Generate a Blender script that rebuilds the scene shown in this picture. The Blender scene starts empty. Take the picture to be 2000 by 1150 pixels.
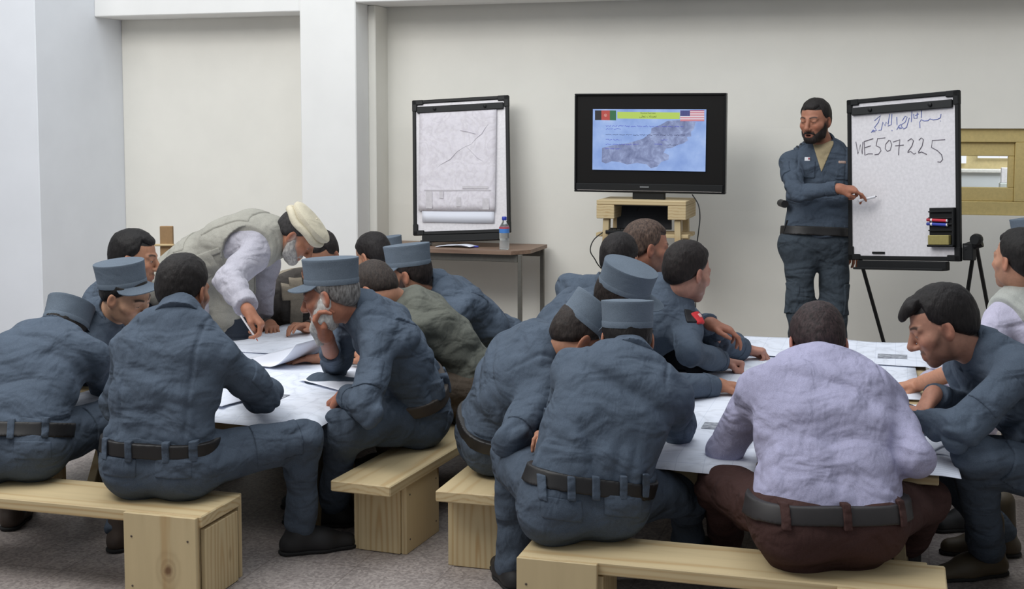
import bpy, math, random
import numpy as np
from mathutils import Vector, Matrix
random.seed(7)
SC = bpy.context.scene
COL = SC.collection
A = lambda *v: np.array(v, dtype=np.float64)
def nrm(v):
    v = np.asarray(v, float); return v/max(np.linalg.norm(v), 1e-9)

# ---------------------------------------------------------------- camera
IW, IH, F = 2000.0, 1150.0, 2560.0
YAW, PITCH = math.radians(16.3), math.radians(4.5)
HOR = 240.0                                   # row of the horizon in the photograph
YC = HOR + F*math.tan(PITCH)                  # row of the principal point
CAM = A(0, 0, 1.59)
HR = A(math.cos(YAW), math.sin(YAW), 0)       # camera right
HF = A(-math.sin(YAW), math.cos(YAW), 0)      # camera forward, level
FW = HF*math.cos(PITCH) + A(0, 0, -math.sin(PITCH))
UP = np.cross(HR, FW)
SEAT, TAB = .30, .50                         # bench and table heights
def ray(px, py): return FW + HR*((px-IW/2)/F) + UP*((YC-py)/F)
def pz(px, py, z):
    r = ray(px, py); return CAM + r*((z-CAM[2])/r[2])
def pd(px, py, d): return CAM + ray(px, py)*d
def pv(px, py, Y):
    r = ray(px, py); return CAM + r*(Y/r[1])
def proj(P):
    q = np.asarray(P)-CAM; d = q@FW
    return (round(1000+F*(q@HR)/d), round(YC-F*(q@UP)/d), round(float(d), 2))
def cam(x, y, z=0.0): return HR*x + HF*y + A(0, 0, z)
def chain(px, py, frm, L, sgn):
    """the point on the pixel's ray at distance L from frm (sgn>0 the far one); the nearest point if the ray misses"""
    r = nrm(ray(px, py)); o = CAM-frm
    b = r@o; c = o@o-L*L; disc = b*b-c
    t = -b + (sgn*math.sqrt(disc) if disc > 0 else 0.0)
    p = CAM + r*t
    if disc <= 0: p = frm + nrm(p-frm)*L
    return p

# ---------------------------------------------------------------- materials
def lin(c):
    return tuple(((x/255)/12.92 if x/255 <= 0.04045 else ((x/255+0.055)/1.055)**2.4) for x in c)
def sc(c, k): return tuple(x*k for x in c)
class NT:
    def __init__(s, name):
        s.m = bpy.data.materials.new(name); s.m.use_nodes = True
        s.t = s.m.node_tree; s.n = s.t.nodes; s.b = s.n['Principled BSDF']
        s.co = s.n.new('ShaderNodeTexCoord')
    def add(s, ty, **kw):
        n = s.n.new(ty)
        for k, v in kw.items():
            if k in n.inputs: n.inputs[k].default_value = v
            else: setattr(n, k, v)
        return n
    def link(s, a, b): s.t.links.new(a, b)
    def noise(s, scale, detail=3, rough=.55, vec=None):
        n = s.add('ShaderNodeTexNoise'); n.inputs['Scale'].default_value = scale
        n.inputs['Detail'].default_value = detail; n.inputs['Roughness'].default_value = rough
        s.link(vec or s.co.outputs['Object'], n.inputs['Vector']); return n
    def ramp(s, src, stops):
        r = s.add('ShaderNodeValToRGB'); e = r.color_ramp.elements
        while len(e) < len(stops): e.new(.5)
        for el, (p, c) in zip(e, stops):
            el.position = p; el.color = (*c, 1) if len(c) == 3 else c
        s.link(src, r.inputs[0]); return r
    def bump(s, src, strength, dist=.01, prev=None):
        b = s.add('ShaderNodeBump'); b.inputs['Strength'].default_value = strength; b.inputs['Distance'].default_value = dist
        s.link(src, b.inputs['Height'])
        if prev is not None: s.link(prev.outputs[0], b.inputs['Normal'])
        s.link(b.outputs[0], s.b.inputs['Normal']); return b
    def map(s, scale=(1,1,1), rot=(0,0,0)):
        m = s.add('ShaderNodeMapping'); m.inputs['Scale'].default_value = scale; m.inputs['Rotation'].default_value = rot
        s.link(s.co.outputs['Object'], m.inputs['Vector']); return m.outputs[0]
    def set(s, **kw):
        for k, v in kw.items():
            k = {'rough': 'Roughness', 'metal': 'Metallic', 'spec': 'Specular IOR Level', 'base': 'Base Color', 'trans': 'Transmission Weight', 'ior': 'IOR', 'alpha': 'Alpha'}.get(k, k)
            s.b.inputs[k].default_value = (*v, 1) if k == 'Base Color' else v
        return s
_MC = {}
def cached(fn):
    def w(*a, **k):
        key = (fn.__name__, a, tuple(sorted(k.items())))
        if key not in _MC: _MC[key] = fn(*a, **k)
        return _MC[key]
    return w
@cached
def plain(name, col, rough=.5, metal=0.0, spec=.5):
    t = NT(name).set(base=lin(col), rough=rough, metal=metal, spec=spec)
    n = t.noise(60, 2); r = t.ramp(n.outputs[0], [(.3, sc(lin(col), .93)), (.7, sc(lin(col), 1.06))])
    t.link(r.outputs[0], t.b.inputs['Base Color']); return t.m
@cached
def cloth(name, col, wrinkle=.5):
    c = lin(col); t = NT(name).set(rough=.92, spec=.15)
    n = t.noise(5, 4); r = t.ramp(n.outputs[0], [(.25, sc(c, .86)), (.75, sc(c, 1.12))])
    f = t.noise(380, 2); mx = t.add('ShaderNodeMixRGB', blend_type='MULTIPLY'); mx.inputs[0].default_value = .4
    fr = t.ramp(f.outputs[0], [(.3, (.6, .6, .6)), (.7, (1.25, 1.25, 1.25))])
    t.link(r.outputs[0], mx.inputs[1]); t.link(fr.outputs[0], mx.inputs[2]); t.link(mx.outputs[0], t.b.inputs['Base Color'])
    w = t.noise(5.5, 2.5, .5, vec=t.map((1, 1, 1.8), (.5, .3, 0))); w.inputs['Distortion'].default_value = .5
    w2 = t.noise(17, 2, .5, vec=t.map((1.6, 1, 1), (0, .5, .4))); w2.inputs['Distortion'].default_value = .35
    b1 = t.bump(w.outputs[0], wrinkle, .06); b2 = t.bump(w2.outputs[0], wrinkle*.55, .02, b1)
    t.bump(f.outputs[0], .15, .002, b2)
    return t.m
@cached
def skin():
    t = NT('skin').set(rough=.55, spec=.35)
    a = t.add('ShaderNodeVertexColor', layer_name='col')
    n = t.noise(70, 3); r = t.ramp(n.outputs[0], [(.3, (.9, .88, .86)), (.7, (1.06, 1.04, 1.02))])
    mx = t.add('ShaderNodeMixRGB', blend_type='MULTIPLY'); mx.inputs[0].default_value = 1
    t.link(a.outputs[0], mx.inputs[1]); t.link(r.outputs[0], mx.inputs[2]); t.link(mx.outputs[0], t.b.inputs['Base Color'])
    t.bump(t.noise(260, 2).outputs[0], .08, .002)
    t.b.inputs['Subsurface Weight'].default_value = .04; t.b.inputs['Subsurface Radius'].default_value = (.012, .005, .003)
    return t.m
@cached
def hairmat(name, col, col2=None):
    c = lin(col); c2 = lin(col2) if col2 else sc(c, 1.9)
    t = NT(name).set(rough=.62, spec=.3)
    n = t.noise(120, 3, vec=t.map((1, 1, .35))); r = t.ramp(n.outputs[0], [(.3, sc(c, .7)), (.75, c2)])
    t.link(r.outputs[0], t.b.inputs['Base Color']); t.bump(n.outputs[0], .5, .006)
    return t.m
@cached
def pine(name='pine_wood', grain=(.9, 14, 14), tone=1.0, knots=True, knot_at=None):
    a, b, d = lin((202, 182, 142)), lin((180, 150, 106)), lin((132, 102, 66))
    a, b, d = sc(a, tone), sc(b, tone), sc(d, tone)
    t = NT(name).set(rough=.6, spec=.3)
    v = t.map(grain)
    n = t.noise(1.6, 4, vec=v); n.inputs['Distortion'].default_value = .8
    w = t.add('ShaderNodeTexWave', wave_type='RINGS'); w.inputs['Scale'].default_value = 1.1; w.inputs['Distortion'].default_value = 4.5
    w.inputs['Detail'].default_value = 3; t.link(v, w.inputs['Vector'])
    mx = t.add('ShaderNodeMixRGB'); mx.inputs[0].default_value = .45
    t.link(n.outputs[0], mx.inputs[1]); t.link(w.outputs[0], mx.inputs[2])
    r = t.ramp(mx.outputs[0], [(.2, a), (.55, b if False else sc(a, .93)), (.85, b)])
    last = r
    if knots:
        vo = t.add('ShaderNodeTexVoronoi'); vo.inputs['Scale'].default_value = 1.0
        t.link(t.map(tuple(max(g*.32, 2.2) if g < 5 else g*.38 for g in grain)), vo.inputs['Vector'])
        kr = t.ramp(vo.outputs['Distance'], [(.05, (1, 1, 1)), (.11, (0, 0, 0))])
        m2 = t.add('ShaderNodeMixRGB'); t.link(kr.outputs[0], m2.inputs[0]); t.link(r.outputs[0], m2.inputs[1]); m2.inputs[2].default_value = (*d, 1); last = m2
    if knot_at:
        d_ = t.add('ShaderNodeVectorMath', operation='DISTANCE'); mp = t.map((1, 1, .7)); t.link(mp, d_.inputs[0]); d_.inputs[1].default_value = (knot_at[0], knot_at[1], knot_at[2]*.7)
        nz = t.noise(30, 2); ad = t.add('ShaderNodeMath', operation='MULTIPLY_ADD'); ad.inputs[1].default_value = .012; t.link(nz.outputs[0], ad.inputs[0]); t.link(d_.outputs['Value'], ad.inputs[2])
        kr = t.ramp(ad.outputs[0], [(.012, (1, 1, 1)), (.020, (.85, .85, .85)), (.026, (.12, .12, .12)), (.034, (.3, .3, .3)), (.040, (.04, .04, .04)), (.050, (.15, .15, .15)), (.06, (0, 0, 0))])
        m3 = t.add('ShaderNodeMixRGB'); t.link(kr.outputs[0], m3.inputs[0]); t.link(last.outputs[0], m3.inputs[1]); m3.inputs[2].default_value = (*lin((104, 72, 48)), 1); last = m3
    t.link(last.outputs[0], t.b.inputs['Base Color']); t.bump(mx.outputs[0], .08, .003)
    return t.m

# ---------------------------------------------------------------- mesh helpers
def mesh_obj(name, verts, faces, mat=None, parent=None, smooth=False, cols=None, loc=None):
    me = bpy.data.meshes.new(name)
    verts = np.asarray(verts, np.float32).reshape(-1, 3)
    if isinstance(faces, np.ndarray) and faces.ndim == 2:
        n, k = faces.shape
        me.vertices.add(len(verts)); me.vertices.foreach_set('co', verts.ravel())
        me.loops.add(n*k); me.loops.foreach_set('vertex_index', faces.astype(np.int32).ravel())
        me.polygons.add(n); me.polygons.foreach_set('loop_start', (np.arange(n)*k).astype(np.int32))
        me.update(calc_edges=True); me.validate()
    else:
        me.from_pydata([tuple(map(float, v)) for v in verts], [], [tuple(int(i) for i in f) for f in faces]); me.update()
    if smooth: me.polygons.foreach_set('use_smooth', [True]*len(me.polygons))
    if cols is not None:
        at = me.color_attributes.new('col', 'FLOAT_COLOR', 'POINT')
        at.data.foreach_set('color', np.concatenate([cols, np.ones((len(cols), 1))], 1).astype(np.float32).ravel())
    if mat is not None:
        for m in (mat if isinstance(mat, (list, tuple)) else [mat]): me.materials.append(m)
    o = bpy.data.objects.new(name, me); COL.objects.link(o)
    if parent is not None: o.parent = parent
    if loc is not None: o.location = loc
    return o
def tag(o, label=None, cat=None, group=None, kind=None):
    for k, v in (('label', label), ('category', cat), ('group', group), ('kind', kind)):
        if v: o[k] = v
    return o
def thing(name, label, cat, loc=(0, 0, 0), rz=0, group=None):
    o = bpy.data.objects.new(name, None); COL.objects.link(o)
    o.location = tuple(loc); o.rotation_euler = (0, 0, rz); o.empty_display_size = .1
    return tag(o, label, cat, group)
class MB:
    """collects boxes, tubes and lathes, then links them as one mesh object"""
    def __init__(s): s.v, s.f = [], []
    def add(s, vs, fs):
        b = len(s.v); s.v += [np.asarray(v, float) for v in vs]; s.f += [tuple(b+i for i in f) for f in fs]; return s
    def box(s, c, h, ax=None, bev=.004):
        ax = np.eye(3) if ax is None else np.asarray(ax); c = np.asarray(c, float); h = np.asarray(h, float)
        bv = min(bev, h.min()*.45)
        if bv <= 0: bv = 1e-5
        vs, idx = [], {}
        for sx in (-1, 1):
            for sy in (-1, 1):
                for sz in (-1, 1):
                    for k in range(3):
                        q = A(sx*(h[0]-bv), sy*(h[1]-bv), sz*(h[2]-bv)); q[k] = (sx, sy, sz)[k]*h[k]
                        idx[(sx, sy, sz, k)] = len(vs); vs.append(c + q[0]*ax[0]+q[1]*ax[1]+q[2]*ax[2])
        fs = []
        for k in range(3):
            i, j = (k+1) % 3, (k+2) % 3
            for sg in (-1, 1):
                f = []
                for (a, b) in ((-1, -1), (1, -1), (1, 1), (-1, 1)):
                    t = [0, 0, 0]; t[k] = sg; t[i] = a; t[j] = b; f.append(idx[(*t, k)])
                fs.append(f if sg > 0 else f[::-1])
            for a in (-1, 1):
                for b in (-1, 1):
                    f = []
                    for (e, kk) in ((-1, i), (1, i), (1, j), (-1, j)):
                        t = [0, 0, 0]; t[k] = e; t[i] = a; t[j] = b; f.append(idx[(*t, kk)])
                    fs.append(f if a*b > 0 else f[::-1])
        for sx in (-1, 1):
            for sy in (-1, 1):
                for sz in (-1, 1):
                    f = [idx[(sx, sy, sz, k)] for k in range(3)]; fs.append(f if sx*sy*sz > 0 else f[::-1])
        return s.add(vs, fs)
    def beam(s, a, b, w, h, up=(0, 0, 1), bev=.003):
        a, b = np.asarray(a, float), np.asarray(b, float); d = nrm(b-a); u = np.asarray(up, float)
        if abs(d@u) > .98: u = A(0, 1, 0)
        x = nrm(np.cross(d, u)); y = np.cross(x, d)
        return s.box((a+b)/2, (w/2, np.linalg.norm(b-a)/2, h/2), (x, d, y), bev)
    def tube(s, pts, r, n=8, closed=False, caps=True):
        pts = [np.asarray(p, float) for p in pts]; m = len(pts)
        rr = r if isinstance(r, (list, tuple, np.ndarray)) else [r]*m
        vs, fs = [], []; ref = None
        for i, p in enumerate(pts):
            d = nrm(pts[(i+1) % m if closed else min(i+1, m-1)]-pts[(i-1) % m if closed else max(i-1, 0)])
            if ref is None: ref = nrm(np.cross(d, A(.3, .2, .93) if abs(d[2]) < .9 else A(1, 0, 0)))
            ref = nrm(ref-d*(ref@d)); b = np.cross(d, ref)
            vs += [p + rr[i]*(ref*math.cos(2*math.pi*k/n)+b*math.sin(2*math.pi*k/n)) for k in range(n)]
        for i in range(m if closed else m-1):
            for k in range(n):
                a0, a1 = i*n+k, i*n+(k+1) % n; j = ((i+1) % m)*n
                fs.append((a0, a1, j+(k+1) % n, j+k))
        if caps and not closed: fs += [tuple(range(n))[::-1], tuple((m-1)*n+k for k in range(n))]
        return s.add(vs, fs)
    def lathe(s, prof, c=(0, 0, 0), ax=None, n=32, sx=1.0, sy=1.0, capb=True, capt=True):
        ax = np.eye(3) if ax is None else np.asarray(ax); c = np.asarray(c, float); vs, fs = [], []
        for (r, z) in prof:
            vs += [c + ax[0]*(r*sx*math.cos(2*math.pi*k/n)) + ax[1]*(r*sy*math.sin(2*math.pi*k/n)) + ax[2]*z for k in range(n)]
        for i in range(len(prof)-1):
            for k in range(n): fs.append((i*n+k, i*n+(k+1) % n, (i+1)*n+(k+1) % n, (i+1)*n+k))
        if capb: fs.append(tuple(range(n))[::-1])
        if capt: fs.append(tuple((len(prof)-1)*n+k for k in range(n)))
        return s.add(vs, fs)
    def prism(s, poly, c, ax, th):
        """2-D outline in the plane of ax[0], ax[1], thickness th along ax[2]"""
        n = len(poly); c = np.asarray(c, float)
        vs = [c+ax[0]*x+ax[1]*y+ax[2]*z for z in (-th/2, th/2) for (x, y) in poly]
        fs = [tuple(range(n))[::-1], tuple(range(n, 2*n))] + [(k, (k+1) % n, n+(k+1) % n, n+k) for k in range(n)]
        return s.add(vs, fs)
    def build(s, name, mat, parent=None, smooth=False, base=None):
        v = np.array(s.v)
        if base is not None: v = v-np.asarray(base)
        o = mesh_obj(name, v, s.f, mat, parent, smooth)
        if smooth:
            try: o.data.set_sharp_from_angle(angle=math.radians(40))
            except Exception: pass
        return o

# ---------------------------------------------------------------- implicit surfaces
LAT = np.random.RandomState(5).rand(32, 32, 32).astype(np.float32)
def vnoise(P):
    i = np.floor(P).astype(np.int64); f = (P-i).astype(np.float32); f = f*f*(3-2*f)
    x0, y0, z0 = i[:, 0] & 31, i[:, 1] & 31, i[:, 2] & 31; x1, y1, z1 = (x0+1) & 31, (y0+1) & 31, (z0+1) & 31
    fx, fy, fz = f[:, 0], f[:, 1], f[:, 2]
    a = LAT[x0, y0, z0]*(1-fx)+LAT[x1, y0, z0]*fx; b = LAT[x0, y1, z0]*(1-fx)+LAT[x1, y1, z0]*fx
    c = LAT[x0, y0, z1]*(1-fx)+LAT[x1, y0, z1]*fx; d = LAT[x0, y1, z1]*(1-fx)+LAT[x1, y1, z1]*fx
    return (a*(1-fy)+b*fy)*(1-fz)+(c*(1-fy)+d*fy)*fz
def ridged(P, off=0.0):
    q = P*.45+off
    w = np.stack([vnoise(q), vnoise(q+7.3), vnoise(q+13.1)], 1)*1.6
    return 1-np.abs(2*vnoise(P+w+off)-1)-.55
def smin(a, b, k):
    h = np.maximum(k-np.abs(a-b), 0)/k
    return np.minimum(a, b)-h*h*k*.25
class Sdf:
    def __init__(s): s.p = []; s.post = []
    def _add(s, fn, lo, hi, k, sub): s.p.append((fn, np.asarray(lo, float), np.asarray(hi, float), k, sub)); return s
    def cone(s, a, b, ra, rb=None, k=.02, sub=False, clip=None):
        rb = ra if rb is None else rb; a, b = np.asarray(a, float), np.asarray(b, float); ba = b-a; L = max(ba@ba, 1e-9)
        def fn(X, Y, Z):
            x, y, z = X-a[0], Y-a[1], Z-a[2]
            t = np.clip((x*ba[0]+y*ba[1]+z*ba[2])/L, 0, 1)
            d = np.sqrt((x-ba[0]*t)**2+(y-ba[1]*t)**2+(z-ba[2]*t)**2)-(ra+(rb-ra)*t)
            if clip is not None:
                c, n = clip; d = np.maximum(d, (X-c[0])*n[0]+(Y-c[1])*n[1]+(Z-c[2])*n[2])
            return d
        m = max(ra, rb); return s._add(fn, np.minimum(a, b)-m, np.maximum(a, b)+m, k, sub)
    def ell(s, c, r, ax=None, k=.02, sub=False):
        c = np.asarray(c, float); r = np.asarray(r, float); ax = np.eye(3) if ax is None else np.asarray(ax)
        def fn(X, Y, Z):
            x, y, z = X-c[0], Y-c[1], Z-c[2]
            p = [(x*ax[i][0]+y*ax[i][1]+z*ax[i][2])/r[i] for i in range(3)]
            k0 = np.sqrt(p[0]**2+p[1]**2+p[2]**2)+1e-6; k1 = np.sqrt((p[0]/r[0])**2+(p[1]/r[1])**2+(p[2]/r[2])**2)+1e-6
            return k0*(k0-1)/k1
        m = r.max(); return s._add(fn, c-m, c+m, k, sub)
    def grid(s, lo, hi, h):
        lo, hi = np.asarray(lo, float), np.asarray(hi, float)
        n = np.maximum(np.ceil((hi-lo)/h).astype(int)+1, 3)
        ax = [(lo[i]+h*np.arange(n[i])).astype(np.float32) for i in range(3)]
        D = np.full(tuple(n), .25, np.float32)
        for fn, l, u, k, sub in s.p:
            pad = k+2.5*h+.012
            i0 = np.clip(np.floor((l-pad-lo)/h).astype(int), 0, n); i1 = np.clip(np.ceil((u+pad-lo)/h).astype(int)+1, 0, n)
            if (i1 <= i0).any(): continue
            sl = tuple(slice(i0[i], i1[i]) for i in range(3))
            d = fn(ax[0][sl[0]][:, None, None], ax[1][sl[1]][None, :, None], ax[2][sl[2]][None, None, :])
            D[sl] = -smin(-D[sl], d, k) if sub else smin(D[sl], d, k)
        if s.post:
            m = np.abs(D) < max(.04, 3*h); I = np.nonzero(m)
            P = np.stack([ax[i][I[i]] for i in range(3)], 1).astype(np.float64); d = D[I]
            for f in s.post: d = f(P, d)
            D[I] = d
        return D, ax
    def bounds(s, pad=.03):
        u = [p for p in s.p if not p[4]]
        return np.min([p[1] for p in u], 0)-pad, np.max([p[2] for p in u], 0)+pad
    def mesh(s, h, lo=None, hi=None, cut=None):
        if lo is None: lo, hi = s.bounds()
        D, ax = s.grid(lo, hi, h)
        if cut is not None: D = cut(D, ax[0][:, None, None], ax[1][None, :, None], ax[2][None, None, :])
        return nets(D, np.array([a[0] for a in ax], float), h)
def nets(D, lo, h):
    D = D.copy()
    for i in range(3):
        sl = [slice(None)]*3; sl[i] = 0; D[tuple(sl)] = np.maximum(D[tuple(sl)], h*.5); sl[i] = -1; D[tuple(sl)] = np.maximum(D[tuple(sl)], h*.5)
    S = D < 0; n = np.array(D.shape)-1
    cnt = np.zeros(n, np.int8)
    O = [(i, j, k) for i in (0, 1) for j in (0, 1) for k in (0, 1)]
    for (i, j, k) in O: cnt += S[i:n[0]+i, j:n[1]+j, k:n[2]+k]
    I = np.nonzero((cnt > 0) & (cnt < 8)); m = len(I[0])
    idx = np.full(n, -1, np.int64); idx[I] = np.arange(m)
    pos = np.zeros((m, 3)); num = np.zeros(m)
    cd = {o: D[I[0]+o[0], I[1]+o[1], I[2]+o[2]] for o in O}
    for o in O:
        for axi in range(3):
            if o[axi]: continue
            o2 = list(o); o2[axi] = 1; a, b = cd[o], cd[tuple(o2)]
            c = (a < 0) != (b < 0); t = np.where(c, a/np.where(c, a-b, 1), 0)
            p = np.tile(np.array(o, float), (m, 1)); p[:, axi] += t
            pos += p*c[:, None]; num += c
    V = lo+h*(np.stack(I, 1)+pos/np.maximum(num, 1)[:, None])
    Fs = []
    for axi in range(3):
        b, c = (axi+1) % 3, (axi+2) % 3
        s0 = [slice(None)]*3; s1 = [slice(None)]*3
        s0[axi] = slice(0, n[axi]); s1[axi] = slice(1, n[axi]+1)
        for q in (s0, s1):
            q[b] = slice(1, n[b]); q[c] = slice(1, n[c])
        e0, e1 = S[tuple(s0)], S[tuple(s1)]
        for flip, msk in ((False, e0 & ~e1), (True, ~e0 & e1)):
            J = list(np.nonzero(msk)); J[b] = J[b]+1; J[c] = J[c]+1
            q = []
            for db, dc in ((1, 1), (0, 1), (0, 0), (1, 0)):
                K = list(J); K[b] = K[b]-db; K[c] = K[c]-dc; q.append(idx[tuple(K)])
            q = np.stack(q, 1); Fs.append(q[:, ::-1] if flip else q)
    Fq = np.concatenate(Fs) if Fs else np.zeros((0, 4), int)
    # one light smoothing pass
    if len(Fq):
        acc = np.zeros_like(V); k = np.zeros(len(V))
        for a, b in ((0, 1), (1, 2), (2, 3), (3, 0)):
            np.add.at(acc, Fq[:, a], V[Fq[:, b]]); np.add.at(acc, Fq[:, b], V[Fq[:, a]]); np.add.at(k, Fq[:, a], 1); np.add.at(k, Fq[:, b], 1)
        V = V*.6+.4*acc/np.maximum(k, 1)[:, None]
    return V, Fq
# ---------------------------------------------------------------- people
SKIN = (168, 122, 98)
def frame_of(g, up=(0, 0, 1), roll=0.0):
    y = nrm(g); u = np.asarray(up, float)
    x = nrm(np.cross(y, u)); z = np.cross(x, y)
    if roll: x, z = x*math.cos(roll)+z*math.sin(roll), z*math.cos(roll)-x*math.sin(roll)
    return np.stack([x, y, z])            # rows: local x, y (face), z in the world
def head_sdf(opt):
    s = Sdf()
    s.ell((0, -.012, .032), (.076, .098, .084), k=.02)
    s.ell((0, .022, -.030), (.063, .068, .078), k=.03)
    s.ell((0, .030, -.072), (.050, .054, .036), k=.03)
    s.cone((-.012, .064, -.102), (.012, .064, -.102), .019, k=.025)
    for sg in (-1, 1):
        s.cone((sg*.055, .0, -.045), (sg*.046, .02, -.078), .018, .016, k=.025)
        s.cone((sg*.014, .086, .020), (sg*.046, .071, .018), .010, .010, k=.012)
        s.cone((sg*.042, .066, -.026), (sg*.052, .045, -.022), .019, .018, k=.02)
    for sg in (-1, 1): s.ell((sg*.032, .099, .000), (.017, .018, .011), k=.012, sub=True)
    for sg in (-1, 1):
        s.ell((sg*.032, .077, .0005), (.0135, .0135, .0105), k=.004)
        s.cone((sg*.022, .0865, .0085), (sg*.043, .080, .007), .0042, k=.006)
        s.cone((sg*.024, .086, -.0075), (sg*.042, .080, -.007), .0032, k=.006)
    nl = opt.get('nose', 1.0)
    s.cone((0, .088, .012), (0, .108+.006*nl, -.034), .0085, .0125, k=.012)
    s.cone((0, .108, -.038), (0, .104, -.041), .013, .010, k=.008)
    for sg in (-1, 1): s.ell((sg*.013, .097, -.041), (.0085, .011, .008), k=.008)
    s.cone((-.017, .0865, -.0715), (.017, .0865, -.0715), .0075, k=.006)
    s.cone((-.015, .0855, -.082), (.015, .0855, -.082), .0085, k=.006)
    s.cone((-.026, .099, -.0765), (.026, .099, -.0765), .0042, k=.006, sub=True)
    if opt.get('open_mouth'): s.ell((0, .098, -.078), (.016, .02, .006), k=.004, sub=True)
    for sg in (-1, 1):
        ax = np.stack([nrm(A(1, .35*sg, 0)), A(0, 1, 0), A(0, 0, 1)])
        ax[1] = np.cross(ax[2], ax[0])
        s.ell((sg*.079, -.006, -.010), (.0085, .021, .033), ax, k=.008)
        s.ell((sg*.088, -.001, -.006), (.008, .011, .019), ax, k=.005, sub=True)
    return s
def head_colors(V, opt):
    x, y, z = V[:, 0], V[:, 1], V[:, 2]; ax = np.abs(x)
    base = np.array(lin(opt.get('skin', SKIN))); C = np.tile(base, (len(V), 1))
    hc = np.array(lin(opt.get('haircol', (26, 22, 20))))
    bc = np.array(lin(opt.get('beardcol', opt.get('haircol', (26, 22, 20)))))
    def mix(w, c):
        nonlocal C
        w = np.clip(w, 0, 1)[:, None]; C = C*(1-w)+np.asarray(c)*w
    mix(.35*np.exp(-((ax-.047)**2+(z+.03)**2)/.018**2)*(y > .04), base*A(1.15, .75, .68))
    mix(.3*np.exp(-(x**2+(y-.115)**2+(z+.038)**2)/.014**2), base*A(1.15, .75, .68))
    mix(.35*(ax > .078), base*A(1.1, .72, .65))
    st = opt.get('stubble', .25)
    reg = np.clip((.028-1.15*y-z)/.022, 0, 1)*np.clip((y+.012)/.02, 0, 1)*np.clip((z+.135)/.01, 0, 1)
    mst = np.exp(-((z+.061)/.009)**4)*(ax < .032)*(y > .075)
    if opt.get('beard') in ('full', 'trim', 'long'): st = max(st, .75)
    mix(st*np.maximum(reg, mst*opt.get('mustache', 1.0)), bc)
    lip = np.exp(-((z+.0775)/.0085)**4)*np.clip((.026-ax)/.004, 0, 1)*(y > .075)
    mix(.6*lip, lin((140, 82, 74)))
    if opt.get('open_mouth'): mix(np.exp(-((z+.078)/.005)**2)*(ax < .014)*(y > .07)*(y < .094), (.02, .008, .008))
    bz = .0225+.004*np.sin(np.clip((ax-.015)/.04, 0, 1)*3.14)
    brow = np.exp(-((z-bz)/.0048)**4)*np.clip((ax-.010)/.004, 0, 1)*np.clip((.056-ax)/.006, 0, 1)*(y > .05)
    mix(.9*brow, np.minimum(hc*1.2, .4))
    eye = (((ax-.032)/.0125)**2+((z-.0003)/.0058)**2 < 1)*(y > .07)
    dn = opt.get('lids', .5)              # lids: 0 wide open, 1 shut
    top = .0058-dn*.0105
    mix(eye*(z < top), lin((196, 188, 180)))
    mix(eye*(z < top)*(((ax-.032)**2+(z+.0015)**2) < .0052**2), lin((38, 26, 18)))
    mix(.85*np.exp(-((z-(top+.0008))/.0016)**2)*(np.abs(ax-.032) < .0125)*(y > .07), lin((30, 20, 16)))
    if not opt.get('bald'):
        hz = z-.90*y-opt.get('hairline', .0)
        mix(np.clip((hz+.002)/.010, 0, 1)*((z > .064) | (y < .03))*(ax < .080), hc)
    return C
def hair_mesh(opt, h, hat=False):
    t = opt.get('hairthick', .010); s = Sdf()
    s.ell((0, -.014, .034), (.0765+t*.75, .099+t, .085+t*1.15), k=.02)
    s.ell((0, -.045, -.020), (.058+t*.5, .058+t*.6, .060), k=.04)
    hl = opt.get('hairline', .0); am = opt.get('hairrough', .0034)
    def post(P, d):
        x, y, z = P.T; ax = np.abs(x)
        n = vnoise(P*A(90, 90, 60)+3.1)-.5; n2 = vnoise(P*38)-.5
        d = d+am*n+am*.9*n2
        c = (.90*y+hl+.006*n2+.003*n)-z                      # hairline plane: brow to nape
        c = np.maximum(c, np.where(y > .035, .068+hl-z+.55*np.maximum(ax-.026, 0)+.012*n2, -1))
        c = np.maximum(c, np.where((ax > .045) & (y > .020), .012+(y-.020)*1.7-z, -1)*.6)
        c = np.maximum(c, (-.074+.01*n2)-z)
        d = d+t*.9*np.clip(1+c/.028, 0, 1)**2                # thins out towards its edge
        if hat: c = np.maximum(c, z-.062)
        d = np.maximum(d, c*.7)
        if opt.get('fringe'):
            a_, b_ = z-.081+.45*(y-.09), y-.086+.5*ax*ax/.05
            fr = (np.sqrt((x/.055)**2+(b_/.030)**2+((a_+.25*b_)/.021)**2)-1)*.022+am*1.2*(n+n2)
            d = smin(d, fr, .016)
        return d
    s.post.append(post)
    return s.mesh(h, (-.12, -.15, -.11), (.12, .12, .16))
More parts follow.
